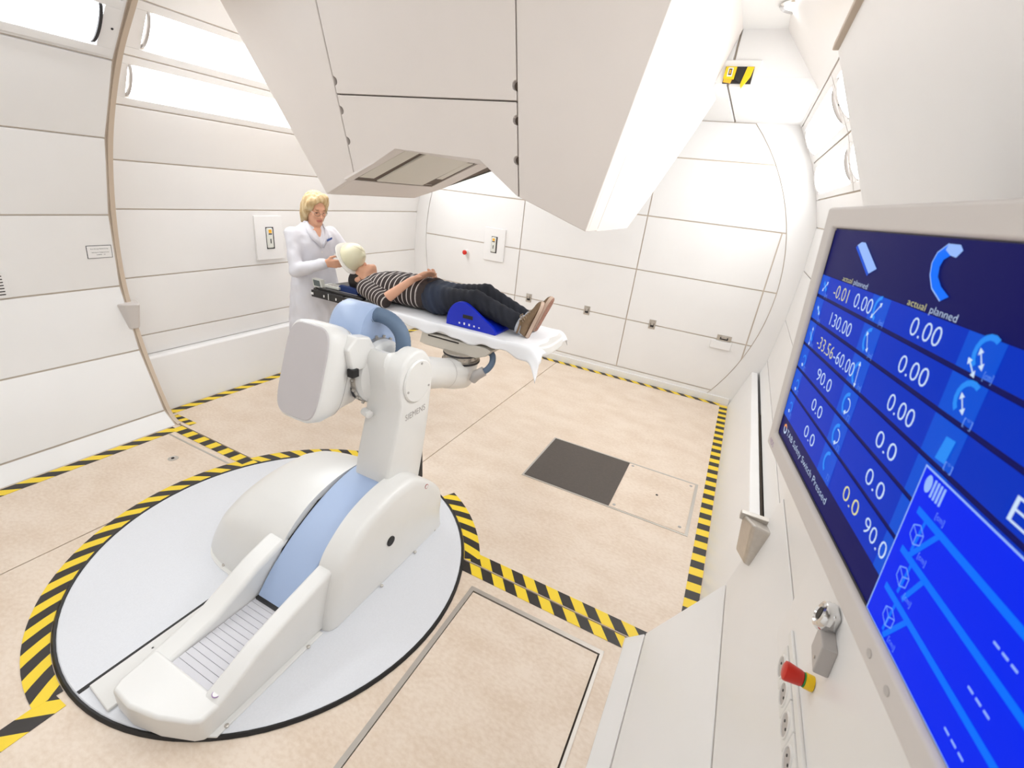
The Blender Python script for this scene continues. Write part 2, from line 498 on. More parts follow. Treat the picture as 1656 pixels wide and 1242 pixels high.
# --- wall behind the camera, closing the ring
wf = MB().box(-4.0, 0.6, Y_NEAR - 0.1, Y_NEAR, -0.05, 3.05).obj('wall_front', 'panel')
tag(wf, 'plain white wall closing the near end of the room', 'wall', kind='structure')

# --- ceiling with the dropped soffit at the back
ce = MB().box(-4.0, 0.6, Y_NEAR - 0.1, 3.9, 2.95, 3.05).obj('ceiling', 'ceiling')
tag(ce, 'white panelled ceiling with a dropped soffit before the end wall', 'ceiling', kind='structure')
for x0, x1 in ((-4.0, -2.6), (-2.588, -1.43), (-1.418, -0.385), (-0.372, 0.155)):
    part('soffit_panel', MB().box(x0, x1, 3.75, Y_BACK + 0.02, 2.64, 2.70), 'panel', ce, bevel=0.003)
    part('soffit_face', MB().box(x0, x1, 3.752, 3.80, 2.645, 2.96), 'panel', ce, bevel=0.003)
part('soffit_filler', MB().box(-4.0, 0.6, 3.775, Y_BACK + 0.1, 2.665, 3.0), 'backing', ce)
part('soffit_panel', MB().box(0.167, 0.6, 3.75, Y_BACK + 0.02, 2.64, 2.70), 'panel', ce)

# --- floor
fl = MB().box(-4.0, 0.7, Y_NEAR - 0.1, Y_BACK + 0.1, -0.12, -0.012).obj('floor', 'floor_base')
tag(fl, 'beige lino floor of large panels with hazard tape along its edges', 'floor', kind='structure')
def fpanel(x0, x1, y0, y1, z=0.0, m='floor', name='floor_panel'):
    return part(name, MB().box(x0, x1, y0, y1, -0.03, z), m, fl)
fpanel(-3.95, -1.676, Y_GAP + 0.006, Y_BACK + 0.05)
fpanel(-1.668, 0.6, Y_GAP + 0.006, Y_BACK + 0.05)
fpanel(-3.7, -2.676, Y_NEAR, Y_GAP - 0.004)
fpanel(-2.668, -0.79, Y_NEAR, Y_GAP - 0.004)
fpanel(-0.79, 0.2, 1.58, Y_GAP - 0.004)
fpanel(-0.085, 0.2, Y_NEAR, 1.58)
fpanel(-0.765, -0.108, Y_NEAR, 1.552, -0.001, 'floor', 'floor_hatch')
# aluminium edging of the near hatch
hf = MB(); hf.box(-0.79, -0.768, Y_NEAR, 1.58, -0.03, 0.003); hf.box(-0.768, -0.085, 1.558, 1.58, -0.03, 0.003); hf.box(-0.1, -0.085, Y_NEAR, 1.558, -0.03, 0.003)
part('hatch_edging', hf, 'alu', fl)
# far access hatch: dark plate + lino plate + frame
hx0, hx1, hy0, hy1 = -1.005, 0.158, 2.633, 3.293
ff = MB(); w = 0.014
ff.box(hx0, hx1, hy0, hy0 + w, -0.01, 0.003); ff.box(hx0, hx1, hy1 - w, hy1, -0.01, 0.003)
ff.box(hx0, hx0 + w, hy0 + w, hy1 - w, -0.01, 0.003); ff.box(hx1 - 0.02, hx1, hy0 + w, hy1 - w, -0.01, 0.003)
part('hatch_edging', ff, 'alu', fl)
fd = part('hatch_cover', MB().box(hx0 + w, -0.36, hy0 + w, hy1 - w, -0.01, 0.0045), 'dark_plate', fl)
fd['label'] = 'dark grey square hatch cover'
fc = part('hatch_cover', MB().box(-0.355, hx1 - 0.024, hy0 + w + 0.003, hy1 - w - 0.003, -0.01, 0.0035), 'floor', fl)
fc['label'] = 'beige hatch cover with lift ring'
for x, y in ((-0.33, 2.68), (-0.33, 3.25), (0.11, 3.24), (0.10, 2.70)):
    part('screw', MB().lathe([(0.011, 0), (0.011, 0.002), (0.006, 0.003)], (x, y, 0.003), n=10), 'grey_ink', fc)
def lift_ring(x, y, par):
    a = part('lift_ring', MB().lathe([(0.03, 0), (0.03, 0.002), (0.022, 0.003), (0.02, 0.0015)], (x, y, 0.0), n=20), 'alu', par)
    part('finger_hole', MB().lathe([(0.009, 0), (0.009, 0.0045)], (x - 0.004, y, 0.0), n=12), 'dark_gap', a)
lift_ring(-0.09, 2.97, fc)
for v in fl.children: pass
lift_ring(-3.02, 1.43, fl)
# plate by the ring: thin aluminium line
pl = MB(); pl.box(-3.36, -2.66, 1.585, 1.597, -0.01, 0.002); pl.box(-2.672, -2.66, 1.36, 1.597, -0.01, 0.002)
part('plate_edging', pl, 'alu', fl)

# --- hazard tape
def tape(pts, w, z, label, period=0.13, slant=1.0, side=0.0, ph=0.0):
    """strip along pts (list of xy); stripes follow the length"""
    P = [Vector(p) for p in pts]; vs = []; uv = []; u = 0
    for i, p in enumerate(P):
        t = (P[min(i + 1, len(P) - 1)] - P[max(i - 1, 0)]).normalized(); n = Vector((-t.y, t.x))
        if i: u += (P[i] - P[i - 1]).length
        for sgn in (-0.5, 0.5):
            q = p + n * w * sgn; vs.append((q.x, q.y, z)); uv.append(((u + slant * w * sgn) / period + ph, 0.5 + sgn))
    n0 = len(vs)
    fs = [(2 * i, 2 * i + 2, 2 * i + 3, 2 * i + 1) for i in range(len(P) - 1)]
    me = bpy.data.meshes.new('hazard_tape'); me.from_pydata(vs, [], fs); me.materials.append(M['tape'])
    ul = me.uv_layers.new(name='UVMap')
    for lp in me.loops: ul.data[lp.index].uv = uv[lp.vertex_index]
    o = link('hazard_tape', me, None, solid=0.0015)
    local_to(o, (P[0].x, P[0].y, z))
    tag(o, label, 'tape', 'black and yellow hazard tapes on the floor'); return o
DC = (-1.73, 1.27); DR = 0.91
arc = lambda a0, a1, r, n=48: [(DC[0] + r * math.cos(math.radians(a0 + (a1 - a0) * k / n)), DC[1] + r * math.sin(math.radians(a0 + (a1 - a0) * k / n))) for k in range(n + 1)]
seg = lambda a, b, n=8: [(a[0] + (b[0] - a[0]) * k / n, a[1] + (b[1] - a[1]) * k / n) for k in range(n + 1)]
tape(arc(264, 92, 0.967), 0.085, 0.0025, 'curved black and yellow tape round the long open side of the turntable', 0.125, 0.9)
tape(arc(64, 29, 0.967), 0.085, 0.0025, 'short curved black and yellow tape beside the robot column foot', 0.125, -0.9)
tape(seg((-3.385, 1.66), (-3.385, Y_NEAR)), 0.075, 0.0022, 'slanted hazard tape along the foot of the near left wall panels', 0.15, 1.0)
tape(seg((-3.39, 1.668), (-2.56, 1.668)), 0.072, 0.0032, 'hazard tape across the floor from left wall trim to turntable', 0.13, -0.15)
tape(seg((-0.95, 1.755), (0.08, 1.755)), 0.07, 0.0022, 'rear of the paired hazard tapes beside the near floor hatch', 0.135, 0.8, ph=0.2)
tape(seg((-0.99, 1.675), (-0.02, 1.675)), 0.065, 0.0022, 'front of the paired hazard tapes beside the near floor hatch', 0.135, 0.8)
tape(seg((-3.655, 1.76), (-3.655, 5.08)), 0.075, 0.0022, 'hazard tape along the foot of the wall behind the woman', 0.15, 1.0)
tape(seg((-3.58, 1.765), (-3.35, 1.765), 3), 0.05, 0.0022, 'short scrap of hazard tape beside the left ring trim', 0.09, -0.3)
tape(seg((0.24, 1.80), (0.24, 5.06)), 0.075, 0.0022, 'hazard tape of straight bars along the right floor edge', 0.128, 0.1)
tape(seg((-3.6, 5.06), (0.20, 5.06)), 0.06, 0.0028, 'narrow hazard tape along the foot of the round inset wall', 0.15, 1.0)
tape(seg((-1.80, 0.33), (-1.80, -0.3)), 0.085, 0.0022, 'hazard tape leading away from the turntable across bare near floor', 0.14, 0.9)

# --- wall luminaires (the room's own light, and one added out of view)
def wall_lamp(a, b, y0, y1, side, label, lit_in=0.07, band='grey_plastic', near_in=None):
    near_in = lit_in if near_in is None else near_in
    """long fitting set in a slanted facet a->b (xz), running in y"""
    A = Vector(a); B = Vector(b); d = (B - A).normalized(); n = Vector((d.y, -d.x))
    if n.x * side < 0: n = -n
    L = (B - A).length; mid = (A + B) / 2
    t = thing('wall_lamp', label, 'lamp', (mid.x, (y0 + y1) / 2, mid.y), 'long curved wall lamps')
    P = lambda s_, h, y: (A.x + d.x * s_ + n.x * h, y, A.y + d.y * s_ + n.y * h)
    fr = MB()
    def slab(s0, s1, h0, h1, ya, yb):
        v = [P(s0, h0, ya), P(s1, h0, ya), P(s1, h0, yb), P(s0, h0, yb), P(s0, h1, ya), P(s1, h1, ya), P(s1, h1, yb), P(s0, h1, yb)]
        f = [(0, 3, 2, 1), (4, 5, 6, 7), (0, 1, 5, 4), (1, 2, 6, 5), (2, 3, 7, 6), (3, 0, 4, 7)]
        if side < 0: f = [q[::-1] for q in f]
        fr.add(v, f)
    m0, m1 = 0.05, L - 0.05
    slab(SEAM, m0, -0.02, 0.0, y0, y1); slab(m1, L - SEAM, -0.02, 0.0, y0, y1)
    slab(m0, m1, -0.02, 0.0, y0, y0 + near_in); slab(m0, m1, -0.02, 0.0, y1 - lit_in, y1)
    slab(m0, m1, -0.05, -0.045, y0, y1)
    part('housing', fr, 'panel', t, bevel=0.003)
    # bulging diffuser, rounded ends
    df = MB(); K = 12; yy0, yy1 = y0 + near_in + 0.002, y1 - lit_in - 0.002; r = 0.06
    prof = [(0, 0.25), (0.01, 0.6), (0.03, 0.85), (r, 1.0)]
    ys = [(yy0 + q, k) for q, k in prof] + [(yy1 - q, k) for q, k in prof[::-1]]
    rings = []
    for y, k in ys:
        w0 = (m1 - m0) / 2 - 0.002; c = (m0 + m1) / 2
        rings.append([P(c - w0 * math.cos(math.pi * j / K) * 1.0, -0.022 + 0.040 * k * math.sin(math.pi * j / K), y) for j in range(K + 1)])
    if side > 0: rings = [q[::-1] for q in rings]
    df.loft(rings, cap=False, closed=False)
    part('diffuser', df, 'lamp', t, smooth=60)
    for yy in (yy0 + 0.012, yy1 - 0.012):
        ec = MB(); w0 = (m1 - m0) / 2 - 0.001; c = (m0 + m1) / 2; R_ = []
        for q in (0, 0.014):
            R_.append([P(c - w0 * math.cos(math.pi * j / K), -0.022 + 0.042 * 0.95 * math.sin(math.pi * j / K), yy - 0.007 + q) for j in range(K + 1)])
        ec.loft(R_, cap=True, closed=True)
        part('end_band', ec, band, t, smooth=30)
    for yy in (y0 + 0.022, y1 - 0.022):
        sc = P(L / 2, 0.0, yy); part('screw', MB().lathe([(0.006, -0.002), (0.006, 0.0015)], sc, (n.x, 0, n.y), 8), 'ink', t)
    return t
lows, ups = (FAR_L[5], FAR_L[6]), (FAR_L[6], FAR_L[7])
wall_lamp(*lows, 1.73, 3.37, 1, 'lower lit wall lamp between the ring trim and the hanging nozzle', near_in=0.15)
wall_lamp(*ups, 1.73, 3.37, 1, 'upper lit wall lamp between the ring trim and the hanging nozzle', near_in=0.2)
wall_lamp(*lows, 3.38, 5.1, 1, 'lower lit wall lamp behind the nozzle above the woman')
wall_lamp(*ups, 3.38, 5.1, 1, 'upper lit wall lamp behind the nozzle above the woman')
LR, UR = (FAR_R[5], FAR_R[6]), (FAR_R[6], FAR_R[7])
wall_lamp(*LR, 3.30, 5.0, -1, 'lower lit lamp of the monitor-side wall, next to the end wall')
wall_lamp(*UR, 3.30, 5.0, -1, 'upper lit lamp of the monitor-side wall, next to the end wall')
wall_lamp(*LR, 1.73, 3.28, -1, 'lower lit lamp of the monitor-side wall, next to the ring')
wall_lamp(*UR, 1.73, 3.28, -1, 'upper lit lamp of the monitor-side wall, next to the ring')
# near ring lamp (its panel is the facet above the top seam)
A_, B_ = Vector(NEAR_L[6]), Vector(NEAR_L[7])
dn = (B_ - A_).normalized(); nn = Vector((dn.y, -dn.x))
A2 = A_ + dn * 0.03 + nn * 0.022; B2 = B_ - dn * 0.03 + nn * 0.022
wall_lamp(tuple(A2), tuple(B2), -0.2, 1.66, 1, 'lit wall lamp on the near side of the left ring trim', band='ink')
A3, B3 = Vector((0.34, 2.33)), Vector((-0.05, 2.95)); d3 = (B3 - A3).normalized(); n3 = Vector((-d3.y, d3.x))
wall_lamp(tuple(A3 + d3 * 0.2 + n3 * 0.022), tuple(B3 - d3 * 0.17 + n3 * 0.022), -0.9, 1.4, -1, 'added wall lamp out of view above the monitor, brightening the near half')  # extra lamp added out of view to brighten the near half
# filler ends of the far facets beside the back wall
part('wall_panel', MB().prism([FAR_R[5], FAR_R[6], FAR_R[7], (FAR_R[7][0] + 0.05, FAR_R[7][1]), (FAR_R[5][0] + 0.08, FAR_R[5][1])], 5.002, Y_BACK, 'y'), 'panel', wr)
# recessed ceiling downlights: one by the soffit, the rest added for brightness
def downlight(x, y, label):
    t = thing('downlight', label, 'lamp', (x, y, 2.95), 'recessed ceiling downlights')
    part('bezel', MB().lathe([(0.10, 0.0), (0.105, -0.012), (0.095, -0.02), (0.08, -0.012), (0.078, 0.0)], (x, y, 2.951), n=32), 'chrome', t, smooth=40)
    part('diffuser', MB().lathe([(0.077, -0.008), (0.05, -0.006), (0.0005, -0.005)], (x, y, 2.95), n=24, cap=False), 'down', t, smooth=60)
downlight(-0.075, 3.37, 'round chrome downlight in the ceiling before the soffit')
for x in (-2.4, -1.7, -1.0):
    for y in (-0.5, 0.5): downlight(x, y, 'added chrome downlight out of view, brightening the near floor')  # unseen downlights added to lift the light on the near half

# ================================================================== BEAM NOZZLE
NZ = thing('beam_nozzle', 'huge beige panelled beam nozzle hanging from the ceiling over the patient', 'nozzle', (-1.66, 2.7, 2.94))
yf = lambda z: 2.4 - (z - 1.72) * 0.30            # sloping front
XL = lambda z: -2.545 - (z - 1.72) * 0.463        # flaring sides
XR = lambda z: -0.750 + (z - 1.725) * 0.31
ZT = 2.97
yb = lambda z: float(np.interp(z, [1.70, 1.97, 2.40, 2.62, 2.632, 2.64], [3.30, 3.57, 3.93, 4.08, 4.08, 3.74]))     # rear edge, stepped under the soffit
SL, SR, SH = -2.262, -1.132, 2.265                # panel seams
CH = [(-2.545, 1.72), (-2.262, 1.85), (-1.91, 2.02), (-1.355, 2.005), (-1.132, 1.85), (-0.75, 1.725)]
def chev(x):
    for (x0, z0), (x1, z1) in zip(CH[:-1], CH[1:]):
        if x0 <= x <= x1: return z0 + (z1 - z0) * (x - x0) / (x1 - x0)
    return CH[0][1]
outline = CH + [(XR(ZT), ZT), (XL(ZT), ZT)]
def shell(poly, d0, d1, mb, back=None):
    """prism following the sloped front; d = distance behind the front surface"""
    n = len(poly)
    A = [(x, yf(z) + d0, z) for x, z in poly]
    B = [(x, (yf(z) + d1) if back is None else back(z), z) for x, z in poly]
    f = [tuple(range(n)), tuple(range(n, 2 * n))[::-1]] + [(i, n + i, n + (i + 1) % n, (i + 1) % n) for i in range(n)]
    mb.add(A + B, f)
def inset_poly(poly, e):
    cx = sum(p[0] for p in poly) / len(poly)
    return [(x + (e if x < -1.66 else -e) * (1 if abs(x + 1.66) > 0.6 else 0), z + (e if z < 2.5 else 0)) for x, z in poly]
core = MB(); shell(inset_poly(outline, 0.012), 0.03, 0, core, back=lambda z: min(yb(z), 3.7) - 0.03)
part('core', core, 'nozzle_shadow', NZ)
def notch_side(x, zlist, sgn, z_lo, z_hi, r=0.02):
    """points going up along x=const with half-round finger notches cut to sgn side"""
    pts = [(x, z_lo)]
    for zc in zlist:
        for k in range(9):
            a = -math.pi / 2 + math.pi * k / 8
            pts.append((x + sgn * r * math.cos(a) * 1.1, zc + r * math.sin(a)))
    pts.append((x, z_hi)); return pts
g = 0.003
# left strip
mb = MB(); shell([(-2.545, 1.72), (SL - g, chev(SL)), (SL - g, ZT), (XL(ZT), ZT)], 0, 0.035, mb); part('front_panel', mb, 'nozzle', NZ, bevel=0.006, seg=3)
# right strip
mb = MB(); shell([(SR + g, chev(SR)), (-0.75, 1.725), (XR(ZT), ZT), (SR + g, ZT)], 0, 0.035, mb); part('front_panel', mb, 'nozzle', NZ, bevel=0.006, seg=3)
# centre upper and lower
up = notch_side(SR - g, [2.325], -1, SH + g, ZT) + notch_side(SL + g, [2.325], 1, SH + g, ZT)[::-1]
mb = MB(); shell(up, 0, 0.035, mb); part('front_panel', mb, 'nozzle', NZ, bevel=0.004, seg=2)
lo = [(-1.91, 2.02), (-1.355, 2.005)] + notch_side(SR - g, [2.02, 2.19], -1, chev(SR), SH - g) + notch_side(SL + g, [2.04, 2.19], 1, chev(SL), SH - g)[::-1]
mb = MB(); shell(lo, 0, 0.035, mb); part('front_panel', mb, 'nozzle', NZ, bevel=0.004, seg=2)
# side and underside skins
def skin(name, p0, p1, d0, d1back, th=0.012, m='nozzle'):
    (x0, z0), (x1, z1) = p0, p1
    d = Vector((x1 - x0, z1 - z0)).normalized(); n = Vector((d.y, -d.x))   # outward for walk ccw
    q0 = (x0 - n.x * th, z0 - n.y * th); q1 = (x1 - n.x * th, z1 - n.y * th)
    mb = MB()
    r0 = [(x, (yf(z) + d0) if d0 is not None else 2.52, z) for x, z in (p0, p1, q1, q0)]
    r1 = [(x, (yf(z) + d1back) if d1back < 1 else yb(z), z) for x, z in (p0, p1, q1, q0)]
    mb.loft([r0, r1]); return part(name, mb, m, NZ, bevel=0.003)
for i in range(5):
    if i in (0, 1): continue
    skin('underside_panel', CH[i], CH[i + 1], 0.0355, 3.40)
for a_, b_ in ((CH[5], (XR(ZT), ZT)), ((XL(ZT), ZT), CH[0])):
    skin('side_panel', a_, b_, 0.0355, 0.20)
    zz = [1.722, 1.97, 2.40, 2.62, 2.632, 2.64, ZT]; X_ = (lambda z: XR(z)) if a_ is CH[5] else (lambda z: XL(z)); o_ = -0.012 if a_ is CH[5] else 0.012
    loop = [(z, yf(z) + 0.2045) for z in (1.722, ZT)][::-1] + [(z, yb(z)) for z in zz]
    mb = MB(); r0 = [(X_(z), y, z) for z, y in loop]; r1 = [(X_(z) + o_, y, z) for z, y in loop]
    mb.loft([r0, r1] if a_ is CH[5] else [r1, r0]); part('side_panel', mb, 'nozzle', NZ)
skin('underside_panel', CH[0], (-2.32, 1.8235), 0.0355, 3.40)
# sloped underside with the recessed exit window
sl = lambda x: 2.02 + (x + 1.91) * 0.4815
def slope_box(x0, x1, ya, yb, h0, h1, name, m, parent=NZ, **k):
    """slab on the sloping underside; h is the distance out of the surface (down, towards +x)"""
    d = Vector((1, 0.4815)).normalized(); n = Vector((d.y, -d.x))
    P = lambda x, h, y: (x + n.x * h, y, sl(x) + n.y * h)
    mb = MB(); mb.loft([[P(x0, h0, y), P(x1, h0, y), P(x1, h1, y), P(x0, h1, y)] for y in (ya, yb)][::-1]); return part(name, mb, m, parent, **k)
slope_box(-2.318, -1.912, 2.335, 2.40, -0.012, 0.0, 'underside_panel', 'nozzle')
slope_box(-2.318, -1.912, 3.24, 3.42, -0.012, 0.0, 'underside_panel', 'nozzle')
win = slope_box(-2.31, -1.915, 2.40, 3.24, -0.05, -0.035, 'exit_window', 'nozzle_in')
slope_box(-2.28, -1.90, 2.415, 2.555, -0.03, -0.004, 'window_plate', 'nozzle_in', win, bevel=0.006)
slope_box(-2.30, -1.90, 2.60, 3.10, -0.03, 0.004, 'window_plate', 'nozzle_in', win, bevel=0.008)
slope_box(-2.30, -1.915, 2.557, 2.598, -0.034, -0.03, 'slot', 'nozzle_shadow', win)
slope_box(-2.30, -1.93, 3.13, 3.22, -0.03, -0.006, 'window_plate', 'nozzle_in', win, bevel=0.006)
slope_box(-2.30, -1.915, 3.103, 3.128, -0.034, -0.03, 'slot', 'nozzle_shadow', win)
mb = MB(); rows = []
for x in [-2.54 + 1.785 * k / 24 for k in range(25)]:
    z0 = chev(x) + 0.004; t_ = (x + 2.54) / 1.785
    rows.append([((XL(z) + 0.01) * (1 - t_) + (XR(z) - 0.01) * t_ if z > z0 else x, yb(z) - 0.004, z) for z in [z0] + [max(z0, q) for q in (2.05, 2.40, 2.62, 2.632, 2.64, ZT)]])
mb.loft(rows, cap=False, closed=False); part('rear_panel', mb, 'nozzle', NZ)

# ================================================================== ROBOTIC PATIENT POSITIONER
RB = thing('patient_positioner', 'white robotic couch positioner on a turntable, carrying the patient table', 'robot', (DC[0], DC[1], 0))
tt = part('turntable', MB().lathe([(DR - 0.004, 0.0), (DR - 0.004, 0.008), (DR - 0.008, 0.010), (0.001, 0.010)], (DC[0], DC[1], 0), n=96, cap=False), 'disc', RB)
part('turntable_gasket', MB().lathe([(DR - 0.004, 0.001), (DR - 0.003, 0.012), (DR + 0.004, 0.014), (DR + 0.012, 0.006), (DR + 0.012, 0.001)], (DC[0], DC[1], 0), n=96, cap=False), 'black', tt, smooth=60)
# black seam of the turntable halves, along the left flange
part('turntable_seam', MB().box(-1.774, -1.757, 0.37, 1.02, 0.009, 0.0115), 'black', tt)
X0, X1 = -1.53, -1.305        # trough
def rail(name, xa, xb, prof, lean=0.0, **k):
    """rail between xa and xb, closed side profile prof in (y,z)"""
    return part(name, MB().prism(prof, xa, xb, 'x'), 'robot', RB, **k)
base = part('base_cover', MB().prism([(-1.605, 0.445), (-1.585, 0.41), (-1.48, 0.405), (-1.36, 0.43), (-1.25, 0.475), (-1.224, 0.495), (-1.222, 0.575), (-1.62, 0.575)], 0.008, 0.118, 'z'), 'robot', RB, bevel=0.014, seg=4)
rr = [(0.51, 0.01), (0.51, 0.095), (0.57, 0.126), (0.64, 0.155), (0.72, 0.192), (0.84, 0.228), (1.0, 0.268), (1.16, 0.305), (1.30, 0.32), (1.40, 0.01)]
part('right_rail', MB().prism(rr, X1, -1.222, 'x'), 'robot', RB, bevel=0.016, seg=3)
lr = [(0.52, 0.01), (0.52, 0.098), (0.62, 0.116), (0.76, 0.150), (0.86, 0.20), (0.96, 0.25), (1.08, 0.29), (1.25, 0.31), (1.36, 0.01)]
part('left_rail', MB().prism(lr, -1.64, X0, 'x'), 'robot', RB, bevel=0.02, seg=3)
part('left_flange', MB().prism([(-1.755, 0.40), (-1.60, 0.385), (-1.60, 1.05), (-1.755, 1.05)], 0.008, 0.022, 'z'), 'robot', RB, bevel=0.006)
part('right_flange', MB().prism([(-1.235, 0.50), (-1.20, 0.52), (-1.205, 1.0), (-1.235, 1.0)], 0.008, 0.018, 'z'), 'robot', RB, bevel=0.004)
# bellows: slatted shutter
bl = part('bellows', MB().box(X0, X1, 0.57, 1.05, 0.02, 0.094), 'bellows_line', RB)
for i in range(15):
    y = 0.575 + i * 0.0255
    part('slat', MB().prism([(y, 0.09), (y + 0.0005, 0.1035), (y + 0.0240, 0.1045), (y + 0.0245, 0.09)], X0 + 0.004, X1 - 0.002, 'x'), 'bellows', bl)
# pale blue sliding cover
bc = [(0.93, 0.112), (0.99, 0.185), (1.06, 0.250), (1.14, 0.312), (1.24, 0.373), (1.34, 0.420), (1.44, 0.452), (1.54, 0.468), (1.66, 0.45)]
bpoly = catmull(bc, 4)
inner = [(1.66, 0.30), (1.3, 0.25), (1.06, 0.12), (0.95, 0.10)]
part('sliding_cover', MB().prism(bpoly + inner, X0 + 0.006, X1 - 0.006, 'x'), 'blue_cover', RB, bevel=0.01, seg=3)
part('cover_seal', MB().box(X0 + 0.01, X1 - 0.01, 0.922, 0.945, 0.10, 0.118), 'black', RB)
part('rail_gap', MB().prism([(1.0, 0.1), (1.08, 0.262), (1.3, 0.395), (1.60, 0.44), (1.75, 0.3), (1.7, 0.1)], X1 - 0.005, X1 + 0.004, 'x'), 'black', RB)
part('rail_gap', MB().prism([(1.0, 0.1), (1.08, 0.262), (1.3, 0.395), (1.60, 0.44), (1.75, 0.3), (1.7, 0.1)], X0 - 0.004, X0 + 0.005, 'x'), 'black', RB)
# shoulder shells
sp = catmull([(1.01, 0.012), (1.035, 0.14), (1.09, 0.30), (1.17, 0.385), (1.27, 0.448), (1.40, 0.487), (1.52, 0.497), (1.62, 0.482), (1.72, 0.415), (1.84, 0.30), (1.875, 0.22), (1.87, 0.12), (1.885, 0.012)], 4)
def shell_x(xs, ks, cy, name, label=None, m='robot', flip=False, kz=None):
    rings = []
    for x, k, q in zip(xs, ks, kz or ks):
        rings.append([(x, cy + (y - cy) * k, 0.012 + (z - 0.012) * q) for y, z in sp])
    if flip: rings = rings[::-1]
    mb = MB(); mb.loft(rings); return part(name, mb, m, RB, smooth=50)
rs = shell_x([-1.300, -1.215, -1.195, -1.182, -1.176], [1.0, 1.0, 0.985, 0.95, 0.9], 1.45, 'shoulder_shell')
part('inspection_hole', MB().lathe([(0.026, -0.004), (0.026, 0.003), (0.018, 0.0035)], (-1.174, 1.41, 0.235), (1, 0, 0), 20), 'black', rs)
pr_ = part('warning_mark', MB().lathe([(0.014, 0), (0.014, 0.002)], (-1.178, 1.70, 0.385), (1, 0, 0), 16), 'red_ink', rs)
part('warning_mark', MB().lathe([(0.011, 0), (0.011, 0.0026)], (-1.178, 1.70, 0.385), (1, 0, 0), 16), 'paper', rs)
shell_x([-1.535, -1.60, -1.67, -1.74, -1.80, -1.86, -1.95, -2.02, -2.07, -2.095], [1, 1, 1, 1, 1, 0.99, 0.96, 0.92, 0.86, 0.80], 1.42, 'motor_shell', flip=True, kz=[0.92, 0.915, 0.90, 0.875, 0.845, 0.81, 0.715, 0.60, 0.42, 0.25])
part('shell_foot', MB().prism(catmull([(-1.60, 1.0), (-1.9, 1.0), (-2.06, 1.06), (-2.115, 1.2), (-2.11, 1.5), (-2.0, 1.78), (-1.7, 1.88), (-1.6, 1.88)], 4), 0.0095, 0.014, 'z'), 'robot', RB)
# fork gap behind the column
part('shoulder_slot', MB().prism([(1.60, 0.30), (1.60, 0.44), (1.80, 0.40), (1.84, 0.3)], X0, X1, 'x'), 'black', RB)
part('rear_fin', MB().prism([(1.73, 0.30), (1.755, 0.62), (1.79, 0.66), (1.80, 0.60), (1.815, 0.34)], -1.300, -1.284, 'x'), 'black', RB, bevel=0.006)
for x, y in ((-1.205, 0.56), (-1.205, 0.92), (-1.212, 1.04), (-1.163, 1.33), (-1.165, 1.60), (-1.18, 1.80), (-1.72, 0.60), (-1.90, 1.02), (-1.74, 0.98)):
    part('screw', MB().lathe([(0.008, 0), (0.008, 0.006), (0.004, 0.008)], (x, y, 0.014), n=10), 'steel', RB)
# small marks on the base deck
part('warning_mark', MB().prism([(-1.63, 0.46), (-1.665, 0.475), (-1.63, 0.50)], 0.021, 0.0235, 'z'), 'orange', RB)
wm = part('warning_mark', MB().lathe([(0.016, 0), (0.016, 0.002)], (-1.262, 0.577, 0.126), n=20), 'purple_ink', RB)
part('warning_disc', MB().lathe([(0.013, 0), (0.013, 0.0026)], (-1.262, 0.577, 0.126), n=20), 'paper', wm)

# --- upright lower arm
CXa, CXb = -1.49, -1.275
colp = [(1.50, 0.36), (1.50, 0.45), (1.525, 0.58), (1.575, 0.74), (1.60, 0.86), (1.592, 0.97)]
top = [(1.72 + 0.135 * math.cos(a), 0.975 + 0.15 * math.sin(a)) for a in [math.pi - k * math.pi / 14 for k in range(15)]]
bk = [(1.855, 0.90), (1.835, 0.72), (1.80, 0.52), (1.765, 0.36)]
notch = [(1.592, 0.95), (1.590, 1.0), (1.592, 1.05), (1.60, 1.09), (1.62, 1.11), (1.64, 1.11), (1.66, 1.08), (1.675, 1.04), (1.70, 1.01), (1.73, 1.0), (1.76, 1.01), (1.785, 1.035), (1.80, 1.03), (1.82, 1.01), (1.845, 0.96)]
rings = []
def ins(P, e):
    cy_, cz_ = 1.70, 0.75
    return [(y + (e if y < cy_ else -e), z - (e if z > 0.95 else 0)) for y, z in P]
for x, tp_, e in ((CXa, notch, 0.014), (CXa + 0.005, notch, 0.005), (CXa + 0.016, notch, 0.0), (-1.374, notch, 0.0), (-1.366, [(a[0] * 0.3 + b[0] * 0.7, a[1] * 0.3 + b[1] * 0.7) for a, b in zip(notch, top)], 0.0), (-1.356, top, 0.0), (CXb - 0.016, top, 0.0), (CXb - 0.005, top, 0.005), (CXb, top, 0.014)):
    rings.append([(x, y, z) for y, z in ins(colp[:-1] + tp_ + bk, e)])
mb = MB(); mb.loft([q[::-1] for q in rings]); part('column', mb, 'robot', RB, smooth=38)
part('hub_plate', MB().lathe([(0.112, 0.0), (0.112, 0.006), (0.105, 0.012), (0.001, 0.0125)], (CXb, 1.725, 0.965), (1, 0, 0), 48, cap=False), 'robot', RB, smooth=40)
for a in (80, 200, 330):
    part('screw', MB().lathe([(0.006, 0), (0.006, 0.003)], (CXb + 0.012, 1.725 + 0.092 * math.cos(math.radians(a)), 0.965 + 0.092 * math.sin(math.radians(a))), (1, 0, 0), 10), 'grey_plastic', RB)
# maker's name on the column
vs, fs = text_mesh('SIEMENS', 0.048)
tw = max(v[0] for v in vs)
Tm = MB(); Tm.add([(CXb + 0.0012, 1.632 + v[0] / tw * 0.165, 0.775 + v[1] + v[0] * 0.02) for v in vs], fs)
part('maker_name', Tm, 'grey_ink', RB)
